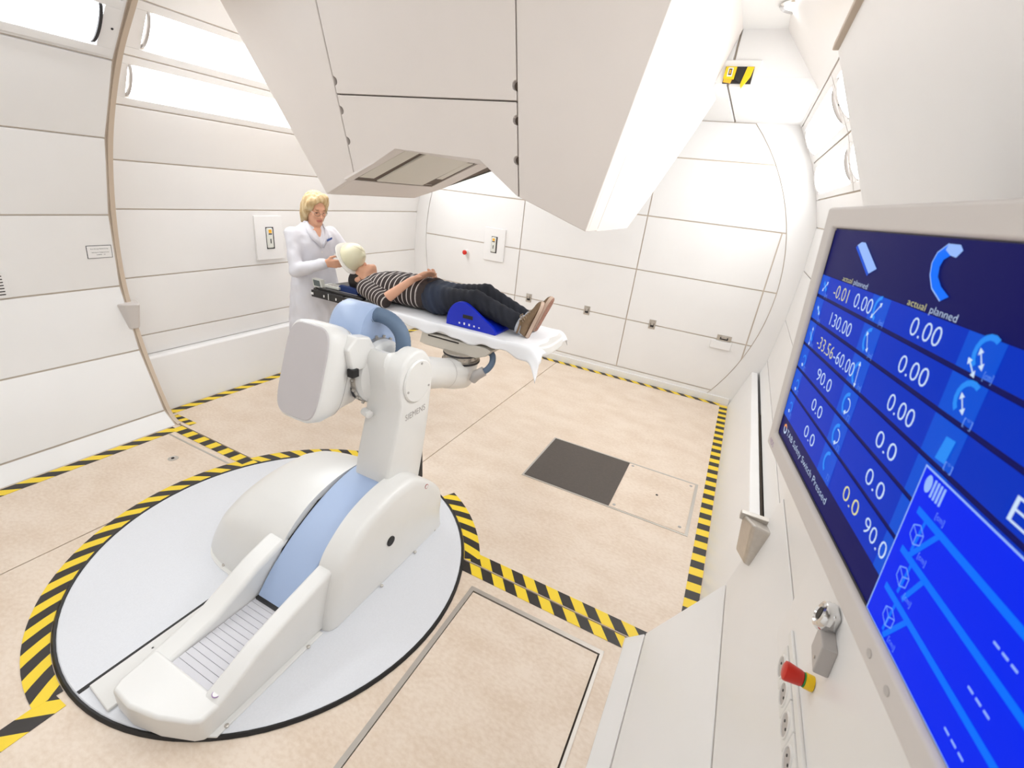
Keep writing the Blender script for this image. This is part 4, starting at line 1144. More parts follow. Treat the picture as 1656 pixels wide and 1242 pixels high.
# shoes
def shoe(heel, toe_dir, sole_n, name='shoe'):
    t = nv(toe_dir); n = nv(np.array(sole_n) - np.dot(sole_n, t) * t); w = np.cross(t, n); Hh = np.array(heel)
    Pq = lambda l, y, h: tuple(Hh + t * l + w * y - n * h)      # h measured away from the sole
    def hw(l):
        return float(np.interp(l, [0, 0.015, 0.05, 0.12, 0.18, 0.23, 0.262, 0.278], [0.018, 0.03, 0.036, 0.036, 0.046, 0.046, 0.032, 0.010]))
    ls = [0, 0.012, 0.03, 0.06, 0.09, 0.12, 0.15, 0.18, 0.21, 0.24, 0.262, 0.276]
    hh = [0.05, 0.074, 0.088, 0.096, 0.098, 0.092, 0.080, 0.066, 0.056, 0.050, 0.042, 0.03]
    rings = []
    for l, h in zip(ls, hh):
        a = hw(l); ring_ = []
        for k in range(20):
            th = 2 * math.pi * k / 20; c, s2 = math.cos(th), math.sin(th)
            top = (s2 + 1) / 2
            ring_.append(Pq(l, a * (1 - 0.35 * top ** 2) * math.copysign(abs(c) ** 0.7, c), 0.022 + (h - 0.022) * top))
        rings.append(ring_)
    up = MB(); up.loft(rings); U_ = part(name, up, 'shoe', PT, smooth=60)
    out = [(l, hw(l) + 0.004) for l in np.linspace(0, 0.278, 22)]
    poly = [(l, a) for l, a in out] + [(l, -a) for l, a in out[::-1]]
    so_ = MB(); so_.loft([[Pq(l, a, 0.004) for l, a in poly], [Pq(l, a, 0.026) for l, a in poly]]); part('midsole', so_, 'sole', U_, smooth=40)
    ou = MB(); ou.loft([[Pq(0.139 + (l - 0.139) * 0.97, a * 0.93, 0.0) for l, a in poly], [Pq(l, a * 0.95, 0.006) for l, a in poly]]); part('outsole', ou, 'outsole', U_)
    for i in range(11):
        l = 0.02 + i * 0.0225; a = hw(l) * 0.8
        for s2 in (-0.5, 0.5):
            tr = MB(); tr.loft([[Pq(l, a * (s2 - 0.35), -0.003), Pq(l + 0.01, a * s2, -0.003), Pq(l, a * (s2 + 0.35), -0.003), Pq(l - 0.008, a * s2, -0.003)], [Pq(l, a * (s2 - 0.35), 0.004), Pq(l + 0.01, a * s2, 0.004), Pq(l, a * (s2 + 0.35), 0.004), Pq(l - 0.008, a * s2, 0.004)]])
            part('tread', tr, 'outsole', U_)
    for i in range(5):
        l = 0.105 + i * 0.018; h = float(np.interp(l, ls, hh)) + 0.002
        part('lace', MB().tube([Pq(l, -0.024, h - 0.014), Pq(l + 0.006, 0, h + 0.002), Pq(l, 0.024, h - 0.014)], 0.003, 8), 'lace', U_)
    bow = catmull([Pq(0.10, 0.0, 0.098), Pq(0.105, -0.03, 0.112), Pq(0.125, -0.035, 0.10), Pq(0.105, 0.0, 0.096), Pq(0.11, 0.03, 0.112), Pq(0.13, 0.035, 0.10), Pq(0.105, 0.0, 0.096)], 5)
    part('lace', MB().tube(bow, 0.0028, 6), 'lace', U_)
    part('collar', MB().tube([Pq(0.045 + 0.045 * math.cos(a), 0.03 * math.sin(a), 0.094 + 0.004 * math.cos(a)) for a in np.linspace(0, 2 * math.pi, 18)], 0.007, 8), 'shoe', U_, smooth=60)
shoe((-1.172, 2.842, 0.955), (0.34, -0.08, 0.93), (0.88, 0.42, -0.28))
shoe((-1.188, 3.002, 0.955), (0.34, 0.08, 0.93), (0.93, 0.0, -0.34))

# ------------------------------------------------ standing woman
DR_ = thing('person', 'person with blond bob and glasses in long white coat, holding the mask', 'person', (-3.30, 2.93, 0.0))
DB = np.array([-3.295, 2.93]); yaw = math.radians(-10); fx = np.array([math.cos(yaw), math.sin(yaw)]); rx = np.array([math.sin(yaw), -math.cos(yaw)])
def bodyf(zt, at, bt, z0, z1, off=0.0, fold=0.0, shift=None):
    zt, at, bt = map(np.array, (zt, at, bt)); shift = np.zeros(len(zt)) if shift is None else np.array(shift)
    def f(X, Y, Z):
        a = np.interp(Z, zt, at) + off; b = np.interp(Z, zt, bt) + off; sh_ = np.interp(Z, zt, shift)
        pf = (X - DB[0]) * fx[0] + (Y - DB[1]) * fx[1] - sh_; pr2 = (X - DB[0]) * rx[0] + (Y - DB[1]) * rx[1]
        if fold:
            th = np.arctan2(pr2, pf); amp = fold * np.clip((1.05 - Z) / 0.4, 0, 1)
            m = 1 + amp * (np.sin(th * 7 + 0.6) + 0.6 * np.sin(th * 11 + Z * 3)); a = a * m; b = b * m
        e = 2.25
        q = (np.abs(pf / a) ** e + np.abs(pr2 / b) ** e) ** (1 / e)
        return np.maximum((q - 1) * np.minimum(a, b), np.maximum(z0 - Z, Z - z1)).astype(np.float32)
    return f
RSh, REl, RWr = (-3.315, 2.745, 1.355), (-3.235, 2.695, 1.075), (-2.965, 2.752, 1.172)
LSh, LEl, LWr = (-3.255, 3.10, 1.355), (-3.11, 3.20, 1.10), (-2.93, 3.075, 1.205)
du, df_ = nv((0.33, -0.10, 0.94)), nv((0.90, -0.27, -0.35))
DHC = (-3.232, 2.925, 1.552)
g = Grid((-3.60, 2.60, 0.0), (-2.74, 3.30, 1.70), 0.0068)
zt = [0.80, 0.95, 1.10, 1.22, 1.32, 1.39, 1.43]
g.fn((-3.6, 2.65, 0.76), (-2.99, 3.2, 1.45), bodyf(zt, [0.10, 0.105, 0.09, 0.11, 0.113, 0.094, 0.066], [0.155, 0.16, 0.125, 0.14, 0.155, 0.12, 0.06], 0.78, 1.43), 0.0)
for s_ in (-1, 1):
    hp_ = (DB[0] + rx[0] * 0.085 * s_, DB[1] + rx[1] * 0.085 * s_); g.cap((hp_[0], hp_[1], 0.82), (hp_[0], hp_[1], 0.46), 0.082, 0.055, 0.03); g.cap((hp_[0], hp_[1], 0.46), (hp_[0] - 0.01, hp_[1], 0.09), 0.052, 0.036, 0.02)
    g.cap((hp_[0] - 0.02, hp_[1], 0.045), (hp_[0] + 0.13, hp_[1] - 0.03, 0.035), 0.036, 0.03, 0.03)
P2, A2 = head(g, DHC, du, df_, 0.95, True)
g.cap(P2(0, -0.02, -0.05), (DB[0] + 0.01, DB[1], 1.40), 0.046, 0.054, 0.03)
for s_, e_, w_ in ((RSh, REl, RWr), (LSh, LEl, LWr)):
    g.cap(s_, e_, 0.044, 0.038, 0.03); g.cap(e_, w_, 0.036, 0.026, 0.01)
hand(g, RWr, (-2.893, 2.785, 1.178), (0.3, -0.2, 0.8), (-0.2, -0.9, 0.3), 0.35, 0.95)
hand(g, LWr, (-2.88, 3.01, 1.232), (0.3, 0.2, 0.8), (-0.2, 0.9, 0.3), 0.40, 0.95)
ft2 = face_tint(P2, A2)
def dtint(V):
    c = np.tile(SKIN, (len(V), 1)); c[V[:, 2] < 1.285] = SKIN
    vest = (V[:, 2] < 1.315) & (V[:, 2] > 0.5) & (np.linalg.norm(V[:, :2] - DB, axis=1) < 0.22); c[vest] = np.array(lin((150, 62, 48))[:3])
    vneck = (V[:, 2] > 1.30) & (V[:, 2] < 1.345); tr = (V[:, 2] < 0.85) & (np.linalg.norm(V[:, :2] - DB, axis=1) < 0.4); c[tr] = np.array(lin((232, 232, 236))[:3]); return ft2(V, c)
sdf_obj('body', g, 'skin', DR_, tint=dtint)
# coat
g = Grid((-3.66, 2.56, 0.44), (-2.92, 3.34, 1.48), 0.0065)
zt = [0.44, 0.60, 0.80, 0.98, 1.10, 1.20, 1.29, 1.355, 1.40, 1.44, 1.47]
g.fn((-3.7, 2.5, 0.43), (-2.9, 3.4, 1.5), bodyf(zt, [0.20, 0.195, 0.175, 0.15, 0.128, 0.13, 0.135, 0.118, 0.088, 0.068, 0.064], [0.235, 0.23, 0.215, 0.19, 0.165, 0.168, 0.175, 0.172, 0.125, 0.078, 0.066], 0.47, 1.455, 0.0, 0.02), 0.0)
for s_, e_, w_ in ((RSh, REl, RWr), (LSh, LEl, LWr)):
    w2 = tuple(np.array(e_) + (np.array(w_) - np.array(e_)) * 0.93)
    g.cap(s_, e_, 0.056, 0.055, 0.04); g.cap(e_, w2, 0.055, 0.042, 0.015)
rg = np.random.default_rng(5)
for q in range(9):
    d3 = rg.normal(size=3); d3[2] *= 0.7; d3 *= (rg.uniform(45, 110) / np.linalg.norm(d3))
    g.F += (0.0011 * np.sin(g.ax[0][:, None, None] * d3[0] + g.ax[1][None, :, None] * d3[1] + g.ax[2][None, None, :] * d3[2] + rg.uniform(0, 6))).astype(np.float32)
fr2 = lambda a, b, z: (DB[0] + fx[0] * a + rx[0] * b, DB[1] + fx[1] * a + rx[1] * b, z)
g.cap(fr2(0.03, 0, 1.50), fr2(0.03, 0, 1.43), 0.062, 0.055, 0.006, 'd')
g.cap(fr2(0.115, 0, 1.45), fr2(0.148, 0.0, 1.285), 0.060, 0.012, 0.004, 'd')
sdf_obj('lab_coat', g, 'coat', DR_)
for s_ in (-1, 1):
    lap = MB(); w0 = [fr2(0.045, s_ * 0.066, 1.455), fr2(0.098, s_ * 0.062, 1.40), fr2(0.132, s_ * 0.036, 1.33), fr2(0.148, s_ * 0.004, 1.268)]
    w1 = [fr2(0.04, s_ * 0.088, 1.425), fr2(0.086, s_ * 0.10, 1.375), fr2(0.124, s_ * 0.082, 1.325), fr2(0.146, s_ * 0.012, 1.255)]
    for a, b in ((w0, w1),): lap.loft([a, b], cap=False, closed=False)
    part('lapel', lap, 'coat', DR_, solid=0.006, smooth=60)
bd = MB(); q0 = [fr2(0.140, -0.045, 1.305), fr2(0.128, -0.100, 1.322), fr2(0.128, -0.100, 1.338), fr2(0.140, -0.045, 1.321)]
bd.loft([q0, [(x + 0.008, y - 0.004, z + 0.001) for x, y, z in q0]]); part('name_badge', bd, 'badge', DR_)
for z in (1.22, 1.10, 0.98, 0.86):
    part('button', MB().lathe([(0.007, 0), (0.007, 0.004), (0.004, 0.005)], fr2(float(np.interp(z, zt, [0.20, 0.195, 0.175, 0.15, 0.128, 0.13, 0.135, 0.118, 0.088, 0.068, 0.064])) - 0.002, 0.0, z), (fx[0], fx[1], 0), 10), 'paper', DR_)
# bob
g = Grid((-3.42, 2.75, 1.34), (-3.06, 3.10, 1.72), 0.005)
g.ell(P2(0, -0.020, 0.046), A2, (0.090, 0.104, 0.098), 0.0)
g.cap(P2(0.045, 0.050, 0.092), P2(-0.050, 0.030, 0.112), 0.022, 0.034, 0.03)
g.ell(P2(0, -0.070, -0.035), A2, (0.090, 0.058, 0.118), 0.03)
for s_ in (-1, 1):
    g.ell(P2(s_ * 0.074, -0.035, -0.030), A2, (0.026, 0.052, 0.098), 0.025)
    g.cap(P2(s_ * 0.066, 0.030, 0.075), P2(s_ * 0.086, -0.005, -0.02), 0.022, 0.016, 0.02)
    g.cap(P2(s_ * 0.080, -0.05, -0.06), P2(s_ * 0.090, -0.045, -0.135), 0.024, 0.010, 0.02)
g.ell(P2(0, 0.108, 0.004), A2, (0.070, 0.072, 0.096), 0.008, 'd')
g.ell(P2(0, 0.055, -0.09), A2, (0.056, 0.085, 0.080), 0.010, 'd')
g.ell(P2(0, -0.01, -0.17), A2, (0.06, 0.05, 0.09), 0.01, 'd')
nz = np.random.default_rng(3)
th3 = (0.0016 * np.sin(220 * g.ax[1])[None, :, None] + 0.0014 * np.sin(190 * g.ax[0] + 1)[:, None, None]); g.F += th3.astype(np.float32)
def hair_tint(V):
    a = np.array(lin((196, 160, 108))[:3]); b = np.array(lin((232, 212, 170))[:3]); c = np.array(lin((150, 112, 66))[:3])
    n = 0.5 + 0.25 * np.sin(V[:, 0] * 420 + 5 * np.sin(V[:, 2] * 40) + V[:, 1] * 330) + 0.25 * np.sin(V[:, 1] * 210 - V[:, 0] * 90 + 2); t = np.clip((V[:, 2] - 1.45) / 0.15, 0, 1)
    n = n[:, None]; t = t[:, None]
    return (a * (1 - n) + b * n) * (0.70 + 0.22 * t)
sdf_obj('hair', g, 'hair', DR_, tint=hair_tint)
# spectacles
for s_ in (-1, 1):
    pts = [tuple(P2(s_ * 0.033 + 0.024 * math.cos(a), 0.104 - 0.012 * abs(math.cos(a)) * (1 if math.cos(a) * s_ > 0 else 0), 0.004 + 0.017 * math.sin(a))) for a in np.linspace(0, 2 * math.pi, 22)]
    part('spectacle_rim', MB().tube(pts, 0.0016, 6), 'glass', DR_)
    part('spectacle_temple', MB().tube([tuple(P2(s_ * 0.058, 0.094, 0.008)), tuple(P2(s_ * 0.078, 0.03, 0.012)), tuple(P2(s_ * 0.082, -0.01, 0.008))], 0.0018, 6), 'glass', DR_)
part('spectacle_bridge', MB().tube([tuple(P2(-0.010, 0.106, 0.008)), tuple(P2(0, 0.111, 0.012)), tuple(P2(0.010, 0.106, 0.008))], 0.0016, 6), 'glass', DR_)

# ------------------------------------------------ thermoplastic mask in her hands
MK = thing('face_mask', 'cream thermoplastic face mask held over the lying man\'s forehead', 'mask', (-2.86, 2.89, 1.23))
mc = Vector((-2.832, 2.89, 1.222)); ma = Vector((0.85, 0, 0.53)).normalized(); me1 = Vector((-0.53, 0, 0.85)).normalized(); me2 = Vector((0, 1, 0))
def dome(u, v):
    th = u * math.pi * 2; ph = v * math.pi / 2
    k = 1.0 + 0.05 * math.cos(th) * math.sin(ph * 2) + 0.03 * math.sin(2 * th) * math.sin(2 * ph)
    nose = 0.02 * math.exp(-((math.cos(th) * math.cos(ph) + 0.35) ** 2 + (math.sin(th) * math.cos(ph)) ** 2) / 0.02)
    return tuple(mc + me1 * 0.108 * math.cos(th) * math.cos(ph) * k + me2 * 0.098 * math.sin(th) * math.cos(ph) * k + ma * (0.142 * math.sin(ph) + nose))
part('shell', MB().grid(dome, 40, 14), 'mask', MK, smooth=180, solid=0.003)
fr_ = MB(); R0, R1, R2, R3 = [], [], [], []
for k in range(40):
    th = 2 * math.pi * k / 40; ca, sa = math.cos(th), math.sin(th)
    i_ = mc + me1 * 0.107 * ca + me2 * 0.097 * sa; o_ = mc + me1 * (0.132 * math.copysign(abs(ca) ** 0.7, ca)) + me2 * (0.128 * math.copysign(abs(sa) ** 0.7, sa))
    R0.append(tuple(i_ - ma * 0.004)); R1.append(tuple(o_ - ma * 0.004)); R2.append(tuple(o_ + ma * 0.004)); R3.append(tuple(i_ + ma * 0.004))
n = 40
for a, b in ((R0, R1), (R1, R2), (R2, R3), (R3, R0)):
    fr_.add(a + b, [(k, (k + 1) % n, n + (k + 1) % n, n + k) for k in range(n)])
part('frame', fr_, 'mask_frame', MK, smooth=30)
for th in (0.5, 1.6, -0.6):
    pts = [tuple(Vector(dome(th / (2 * math.pi), v)) + ma * 0.003) for v in np.linspace(0.05, 0.95, 12)]
    part('registration_line', MB().tube(pts, 0.0012, 5), 'lace', MK)

# ================================================================== MONITOR
mU = Vector((0.149, -0.989, 0.020)).normalized(); mV = Vector((0.071, -0.010, -0.997)); mV = (mV - mU * mV.dot(mU)).normalized(); mN = mU.cross(mV)
P0 = Vector((0.093, 0.85, 1.921))
MW = Matrix(((mU.x, -mV.x, -mN.x, P0.x), (mU.y, -mV.y, -mN.y, P0.y), (mU.z, -mV.z, -mN.z, P0.z), (0, 0, 0, 1)))
MO = thing('wall_monitor', 'large light grey wall monitor showing blue couch position tables', 'monitor', mw=MW)
def lpart(name, mb, m, parent, **k):          # mesh in monitor coordinates: x=u, y=-v, z towards the viewer (metres)
    o = mb.obj(name, m, None, **k); o.parent = parent
    o.matrix_parent_inverse = Matrix.Identity(4) if parent is MO else (WMI(parent) @ MW)
    return o
SU0, SU1, SV0, SV1 = 0.040, 0.612, 0.0275, 0.3475
WO, HO = 0.652, 0.380
bz = MB()
out_ = [(0, 0), (WO, 0), (WO, -HO), (0.012, -HO)]; inn = [(SU0, -SV0), (SU1, -SV0), (SU1, -SV1), (SU0, -SV1)]
V0 = [(x, y, 0.0) for x, y in out_] + [(x, y, 0.0) for x, y in inn] + [(x, y, -0.012) for x, y in inn] + [(x, y, -0.05) for x, y in out_]
F0 = []
for i in range(4):
    j = (i + 1) % 4
    F0 += [(i, 4 + i, 4 + j, j), (4 + i, 8 + i, 8 + j, 4 + j), (i, j, 12 + j, 12 + i)]
F0 += [(12, 13, 14, 15)]
bz.add(V0, F0)
lpart('bezel', bz, 'bezel', MO, bevel=0.006, seg=3)
sc = MB(); sc.add([(x, y, -0.006) for x, y in inn], [(0, 3, 2, 1)]); SCN = lpart('screen', sc, 's_navy', MO)
lpart('screen_edge', MB().add([(x, y, -0.0055) for x, y in inn] + [(x + (0.0015 if x < 0.3 else -0.0015), y + (0.0015 if y < -0.2 else -0.0015), -0.0055) for x, y in inn], [(0, 4, 5, 1), (1, 5, 6, 2), (2, 6, 7, 3), (3, 7, 4, 0)]) and MB() if False else MB().box(SU0, SU1, -SV0 - 0.0012, -SV0, -0.0058, -0.0052), 'black', SCN)
lpart('screen_edge', MB().box(SU0, SU0 + 0.0012, -SV1, -SV0, -0.0058, -0.0052), 'black', SCN)
lpart('screen_edge', MB().box(SU0, SU1, -SV1, -SV1 + 0.003, -0.0058, -0.0052), 'black', SCN)
lpart('rear_housing', MB().box(0.05, WO - 0.05, -HO + 0.05, -0.05, -0.085, -0.049), 'grey_plastic', MO, bevel=0.01)
lpart('wall_arm', MB().box(0.28, 0.36, -0.26, -0.12, -0.30, -0.084), 'grey_plastic', MO, bevel=0.006)
mm = 0.001
def rect(mb, u0, v0, u1, v1, z=-0.0055): mb.add([(u0 * mm, -v0 * mm, z), (u1 * mm, -v0 * mm, z), (u1 * mm, -v1 * mm, z), (u0 * mm, -v1 * mm, z)], [(0, 3, 2, 1)])
def poly(mb, pts, z): mb.add([(u * mm, -v * mm, z) for u, v in pts], [tuple(range(len(pts)))[::-1]])
def line(mb, a, b, w, z):
    a = Vector(a); b = Vector(b); d = (b - a).normalized(); n = Vector((-d.y, d.x)) * w / 2
    pts = [a + n, b + n, b - n, a - n]
    poly(mb, [tuple(p) for p in pts], z)
seps = [91, 120.5, 155.5, 193, 231.5, 270, 313]
top_off = 2.2
for r in range(6):
    v0 = seps[r] + (top_off if r else 0); v1 = seps[r + 1] - top_off
    for c in range(4):
        u0 = 48 + 177.5 * c if c else 41; u1 = min(48 + 177.5 * (c + 1), 611)
        if u0 > 605: continue
        bg, stp = MB(), MB()
        rect(bg, u0, v0, u1, v1); lpart('table_cell', bg, 's_blue', SCN)
        rect(stp, u0, v0, min(u0 + (44 if c else 34), 611), v1, -0.0053); lpart('symbol_cell', stp, 's_strip', SCN)
# inset box
bxm = MB(); rect(bxm, 419, 198, 611, 346.5, -0.0051); BX = lpart('inset_panel', bxm, 's_box', SCN)
ln = MB()
for v in (232, 270, 309):
    rect(ln, 430, v - 3.2, 611, v + 3.2, -0.0049)
for (a, b) in (((464, 232), (442, 268)), ((469, 270), (455, 302)), ((471, 309), (452, 344))):
    line(ln, a, b, 4.5, -0.0049); line(ln, (a[0] - 20, a[1] + 1), (a[0] - 22, a[1] + 32), 3.0, -0.00495)
lpart('guide_lines', ln, 's_line', SCN)
ol = MB(); rect(ol, 419, 197, 611, 198.6, -0.0049); rect(ol, 418.2, 197, 419.6, 346.5, -0.0049); rect(ol, 419, 345.6, 611, 346.6, -0.0049); lpart('inset_outline', ol, 's_pale', SCN)
for u, v in ((441, 249), (446, 287), (450, 326)):
    cu = MB()
    hx = [(u + 9 * math.cos(math.radians(a)), v + 9 * math.sin(math.radians(a))) for a in range(30, 390, 60)]
    for i in range(6): line(cu, hx[i], hx[(i + 1) % 6], 0.9, -0.0047)
    for i in (1, 3, 5): line(cu, (u, v), hx[i], 0.9, -0.0047)
    lpart('cube_symbol', cu, 's_dim', SCN)
dr = MB()
poly(dr, [(430 + 4.5 * math.cos(a), 208.5 + 7.5 * math.sin(a)) for a in np.linspace(0, 2 * math.pi, 16, endpoint=False)], -0.0047)
for k in range(4): poly(dr, [(436 + k * 4.2, 201.5), (438.6 + k * 4.2, 201), (438.6 + k * 4.2, 216), (436 + k * 4.2, 216.5)], -0.0047)
lpart('drum_symbol', dr, 's_pale', SCN)
for v in (252.5, 291, 330):
    for u in (540, 548, 556): da = MB(); rect(da, u, v - 0.9, u + 5.5, v + 0.9, -0.0047); lpart('dash', da, 's_pale', SCN)
# pictograms at the top: couch slab and gantry arc
pb = MB(); poly(pb, [(138, 45), (148, 41), (160, 41), (212, 66), (195, 73)], -0.0051); lpart('couch_symbol', pb, 's_pale', SCN)
pb = MB(); poly(pb, [(138, 45), (195, 73), (193, 76), (135, 48)], -0.0050); lpart('couch_symbol', pb, 's_strip', SCN)
ac = MB()
ao = [(335, 33), (322, 41), (319, 50), (323, 60), (333, 70), (352, 78)]; ai = [(343, 42), (335, 46), (333, 52), (336, 60), (346, 67), (362, 73)]
for i in range(5): poly(ac, [ao[i], ao[i + 1], ai[i + 1], ai[i]], -0.0051)
lpart('gantry_symbol', ac, 's_line', SCN)
ac = MB(); poly(ac, [(335, 33), (352, 33), (358, 37), (352, 43), (343, 42), (333, 38)], -0.0050)
for i in range(5): line(ac, ao[i], ao[i + 1], 1.2, -0.0050)
lpart('gantry_symbol', ac, 's_pale', SCN)
# small symbols of the three columns
ic, iw = MB(), MB()
def arrow(a, b, w=1.2):
    line(iw, a, b, w, -0.0047); d = (Vector(b) - Vector(a)).normalized(); n = Vector((-d.y, d.x))
    for q, s_ in ((Vector(b), 1), (Vector(a), -1)):
        t = q + d * 2.2 * s_; c1 = q - d * 2.6 * s_ + n * 3; c2 = q - d * 2.6 * s_ - n * 3
        pts = [tuple(t), tuple(c1), tuple(c2)]
        ar = (pts[1][0] - pts[0][0]) * (pts[2][1] - pts[0][1]) - (pts[2][0] - pts[0][0]) * (pts[1][1] - pts[0][1])
        poly(iw, pts if ar > 0 else pts[::-1], -0.0046)
def arcm(mb, u, v, r, a0, a1, w, z=-0.0049):
    A = np.radians(np.linspace(a0, a1, 9))
    for i in range(8):
        p = [(u + (r + s_) * math.cos(a), v + (r + s_) * math.sin(a)) for a, s_ in ((A[i], w / 2), (A[i + 1], w / 2), (A[i + 1], -w / 2), (A[i], -w / 2))]
        poly(mb, p, z)
rows_v = [105, 139, 177, 214, 253, 290]
def flush():
    global ic, iw
    if ic.v: lpart('axis_symbol', ic, 's_icon', SCN)
    if iw.v: lpart('axis_arrow', iw, 's_white', SCN)
    ic, iw = MB(), MB()
for r, v in enumerate(rows_v):
    # couch column
    if r < 3:
        line(ic, (58, v - 5), (74, v + 5), 5, -0.0049)
        arrow(*(((60, v + 6), (74, v - 6)), ((62, v - 4), (73, v + 4)), ((67, v + 12), (67, v - 12)))[r])
    else:
        arcm(ic, 66, v, 7, 200, 440, 2.4); arrow((62, v + 7), (66, v + 8), 1.0)
    flush()
    arcm(ic, 250, v - 1, 12, 110, 270, 4.2)
    if r == 0: arrow((238, v + 9), (253, v - 7))
    if r == 1: arrow((242, v - 8), (254, v + 9))
    if r == 2: arrow((252, v + 12), (249, v - 13))
    if r in (3, 4):
        arcm(iw, 250, v, 8, 250, 430, 1.5); arrow((249, v + 8), (252, v + 8), 1.0)
    flush()
    if r < 2:
        arcm(ic, 432, v - 2, 13, 130, 300, 4.6); arrow((425, v - 4), (433, v + 7), 1.2)
        if r == 0: arrow((417, v + 5), (428, v + 14))
    elif r == 2:
        poly(ic, [(424, 188), (427, 168), (439, 167), (437, 187)], -0.0049)
    flush()
lg = MB(); arcm(lg, 71, 326, 6.5, 0, 360, 3); lpart('status_ring', lg, 's_white', SCN)
lg = MB(); arcm(lg, 71, 326, 6.5, 190, 330, 3.1, -0.0047); lpart('status_ring', lg, 's_orange', SCN)
# writing
def write(s_, u0, u1, v_base, h, m='s_white', z=-0.0046):
    vs, fs = text_mesh(s_, 1.0, -0.012)
    xs = [p[0] for p in vs]; ys = [p[1] for p in vs]; x0, x1 = min(xs), max(xs); capz = 0.70
    tm_ = MB(); tm_.add([((u0 + (p[0] - x0) / (x1 - x0) * (u1 - u0)) * mm, (-(v_base) + p[1] / capz * h) * mm, z) for p in vs], fs); lpart('screen_text', tm_, m, SCN)
write('actual', 124, 157, 89.5, 6.5, 's_yellow'); write('planned', 163, 205, 89.5, 6.5)
write('actual', 303, 336, 89.5, 6.5, 's_yellow'); write('planned', 344, 385, 89.5, 6.5)
NB = [('-0.01', 106, 159, 0, 's_yellow'), ('0.00', 181, 233, 0, 's_white'), ('0.00', 323, 374, 0, 's_white'),
      ('130.00', 123, 198, 1, 's_white'), ('0.00', 326, 378, 1, 's_white'),
      ('-33.56', 99, 167, 2, 's_yellow'), ('-60.00', 171, 239, 2, 's_white'), ('0.00', 331, 381, 2, 's_white'),
      ('90.0', 134, 192, 3, 's_white'), ('0.0', 334, 375, 3, 's_white'),
      ('0.0', 148, 190, 4, 's_white'), ('0.0', 340, 380, 4, 's_white'),
      ('0.0', 150, 194, 5, 's_white'), ('0.0', 309, 350, 5, 's_yellow'), ('90.0', 368, 415, 5, 's_white')]
base_v = [113, 147.5, 184, 221, 259, 298]
for s_, a, b, r, m in NB: write(s_, a, b, base_v[r], 17, m)
write('TAB Safety Switch Pressed', 84, 278, 330, 9.5)
write('En', 508, 545, 186, 18); write('E', 508, 522, 150, 18)
for u in (79, 264, 442):
    for r, v in enumerate((118, 153, 189, 226, 264, 303)):
        if u == 442 and r > 2: continue
        write('[cm]' if r < (3 if u < 442 else 1) else '[°]', u - 4, u + (6 if r < 3 else 2), v, 5.5, 's_dim')
for u, v in ((452, 225), (452, 262), (456, 299), (460, 341)): write('[cm]', u, u + 11, v, 5, 's_dim')
vs, fs = text_mesh('NDS', 0.013); nb = MB(); nb.add([(p[0] + 0.03, p[1] - 0.369, 0.0008) for p in vs], fs); lpart('bezel_mark', nb, M['purple_ink'], MO)
for u in (0.455, 0.49):
    lpart('bezel_button', MB().lathe([(0.004, 0), (0.004, 0.0006)], (u, -0.364, 0.0), n=14), 'grey_plastic', MO)

# ================================================================== WALL FITTINGS
# switch boxes with pendant holders
def switch_box(origin, ax, nrm, label):
    """plate on a wall; ax = horizontal direction along the wall, nrm = out of the wall"""
    o = Vector(origin); a = Vector(ax); n = Vector(nrm); z = Vector((0, 0, 1))
    t = thing('switch_box', label, 'switch box', tuple(o))
    def bx(name, m, a0, a1, z0, z1, n0, n1, par=t, **k):
        c = [o + a * i + z * j + n * l for l in (n0, n1) for i, j in ((a0, z0), (a1, z0), (a1, z1), (a0, z1))]
        mb = MB(); mb.add(c, [(0, 3, 2, 1), (4, 5, 6, 7), (0, 1, 5, 4), (1, 2, 6, 5), (2, 3, 7, 6), (3, 0, 4, 7)])
        if a.cross(z).dot(n) < 0: mb.f = [f[::-1] for f in mb.f]
        return part(name, mb, m, par, **k)
    bx('plate', 'panel', -0.14, 0.14, -0.19, 0.19, -0.01, 0.016, bevel=0.004)
    d = bx('recess', 'ink', -0.038, 0.042, -0.095, 0.095, 0.0, 0.0175)
    p = bx('pendant', 'handset', -0.034, 0.028, -0.086, 0.088, 0.01, 0.03, bevel=0.01)
    bx('label_sticker', 'orange', -0.018, 0.012, 0.045, 0.075, 0.02, 0.0308, p); bx('label_sticker', 'ink', -0.02, 0.014, 0.032, 0.042, 0.02, 0.0308, p)
    bx('slot', 'ink', -0.008, 0.002, -0.045, -0.005, 0.02, 0.0308, p)
switch_box((-2.70, Y_BACK, 1.23), (1, 0, 0), (0, -1, 0), 'white switch box with pendant on the round inset wall')
switch_box((-3.868, 2.95, 1.235), (0, 1, 0), (1, 0, 0), 'white switch box with pendant on the wall beside the woman')

def knob(origin, nrm, label, s_=1.0):
    o = Vector(origin); t = thing('emergency_stop', label, 'emergency stop', tuple(o))
    part('collar', MB().lathe([(0.026 * s_, 0.0), (0.027 * s_, 0.004 * s_), (0.027 * s_, 0.026 * s_)], tuple(o), nrm, 28), 'yellow', t, smooth=40)
    part('seal', MB().lathe([(0.0245 * s_, 0.026 * s_), (0.0245 * s_, 0.031 * s_)], tuple(o), nrm, 28), 'green', t)
    part('button', MB().lathe([(0.022 * s_, 0.031 * s_), (0.026 * s_, 0.036 * s_), (0.033 * s_, 0.080 * s_), (0.032 * s_, 0.088 * s_), (0.022 * s_, 0.093 * s_), (0.001, 0.094 * s_)], tuple(o), nrm, 28, cap=False), 'red', t, smooth=50)
knob((0.337, 0.822, 1.088), (-1, 0.06, 0.02), 'red mushroom emergency stop with yellow collar below the monitor', 0.56)
es = thing('emergency_stop', 'small red emergency stop on the round inset wall', 'emergency stop', (-3.08, Y_BACK, 1.09))
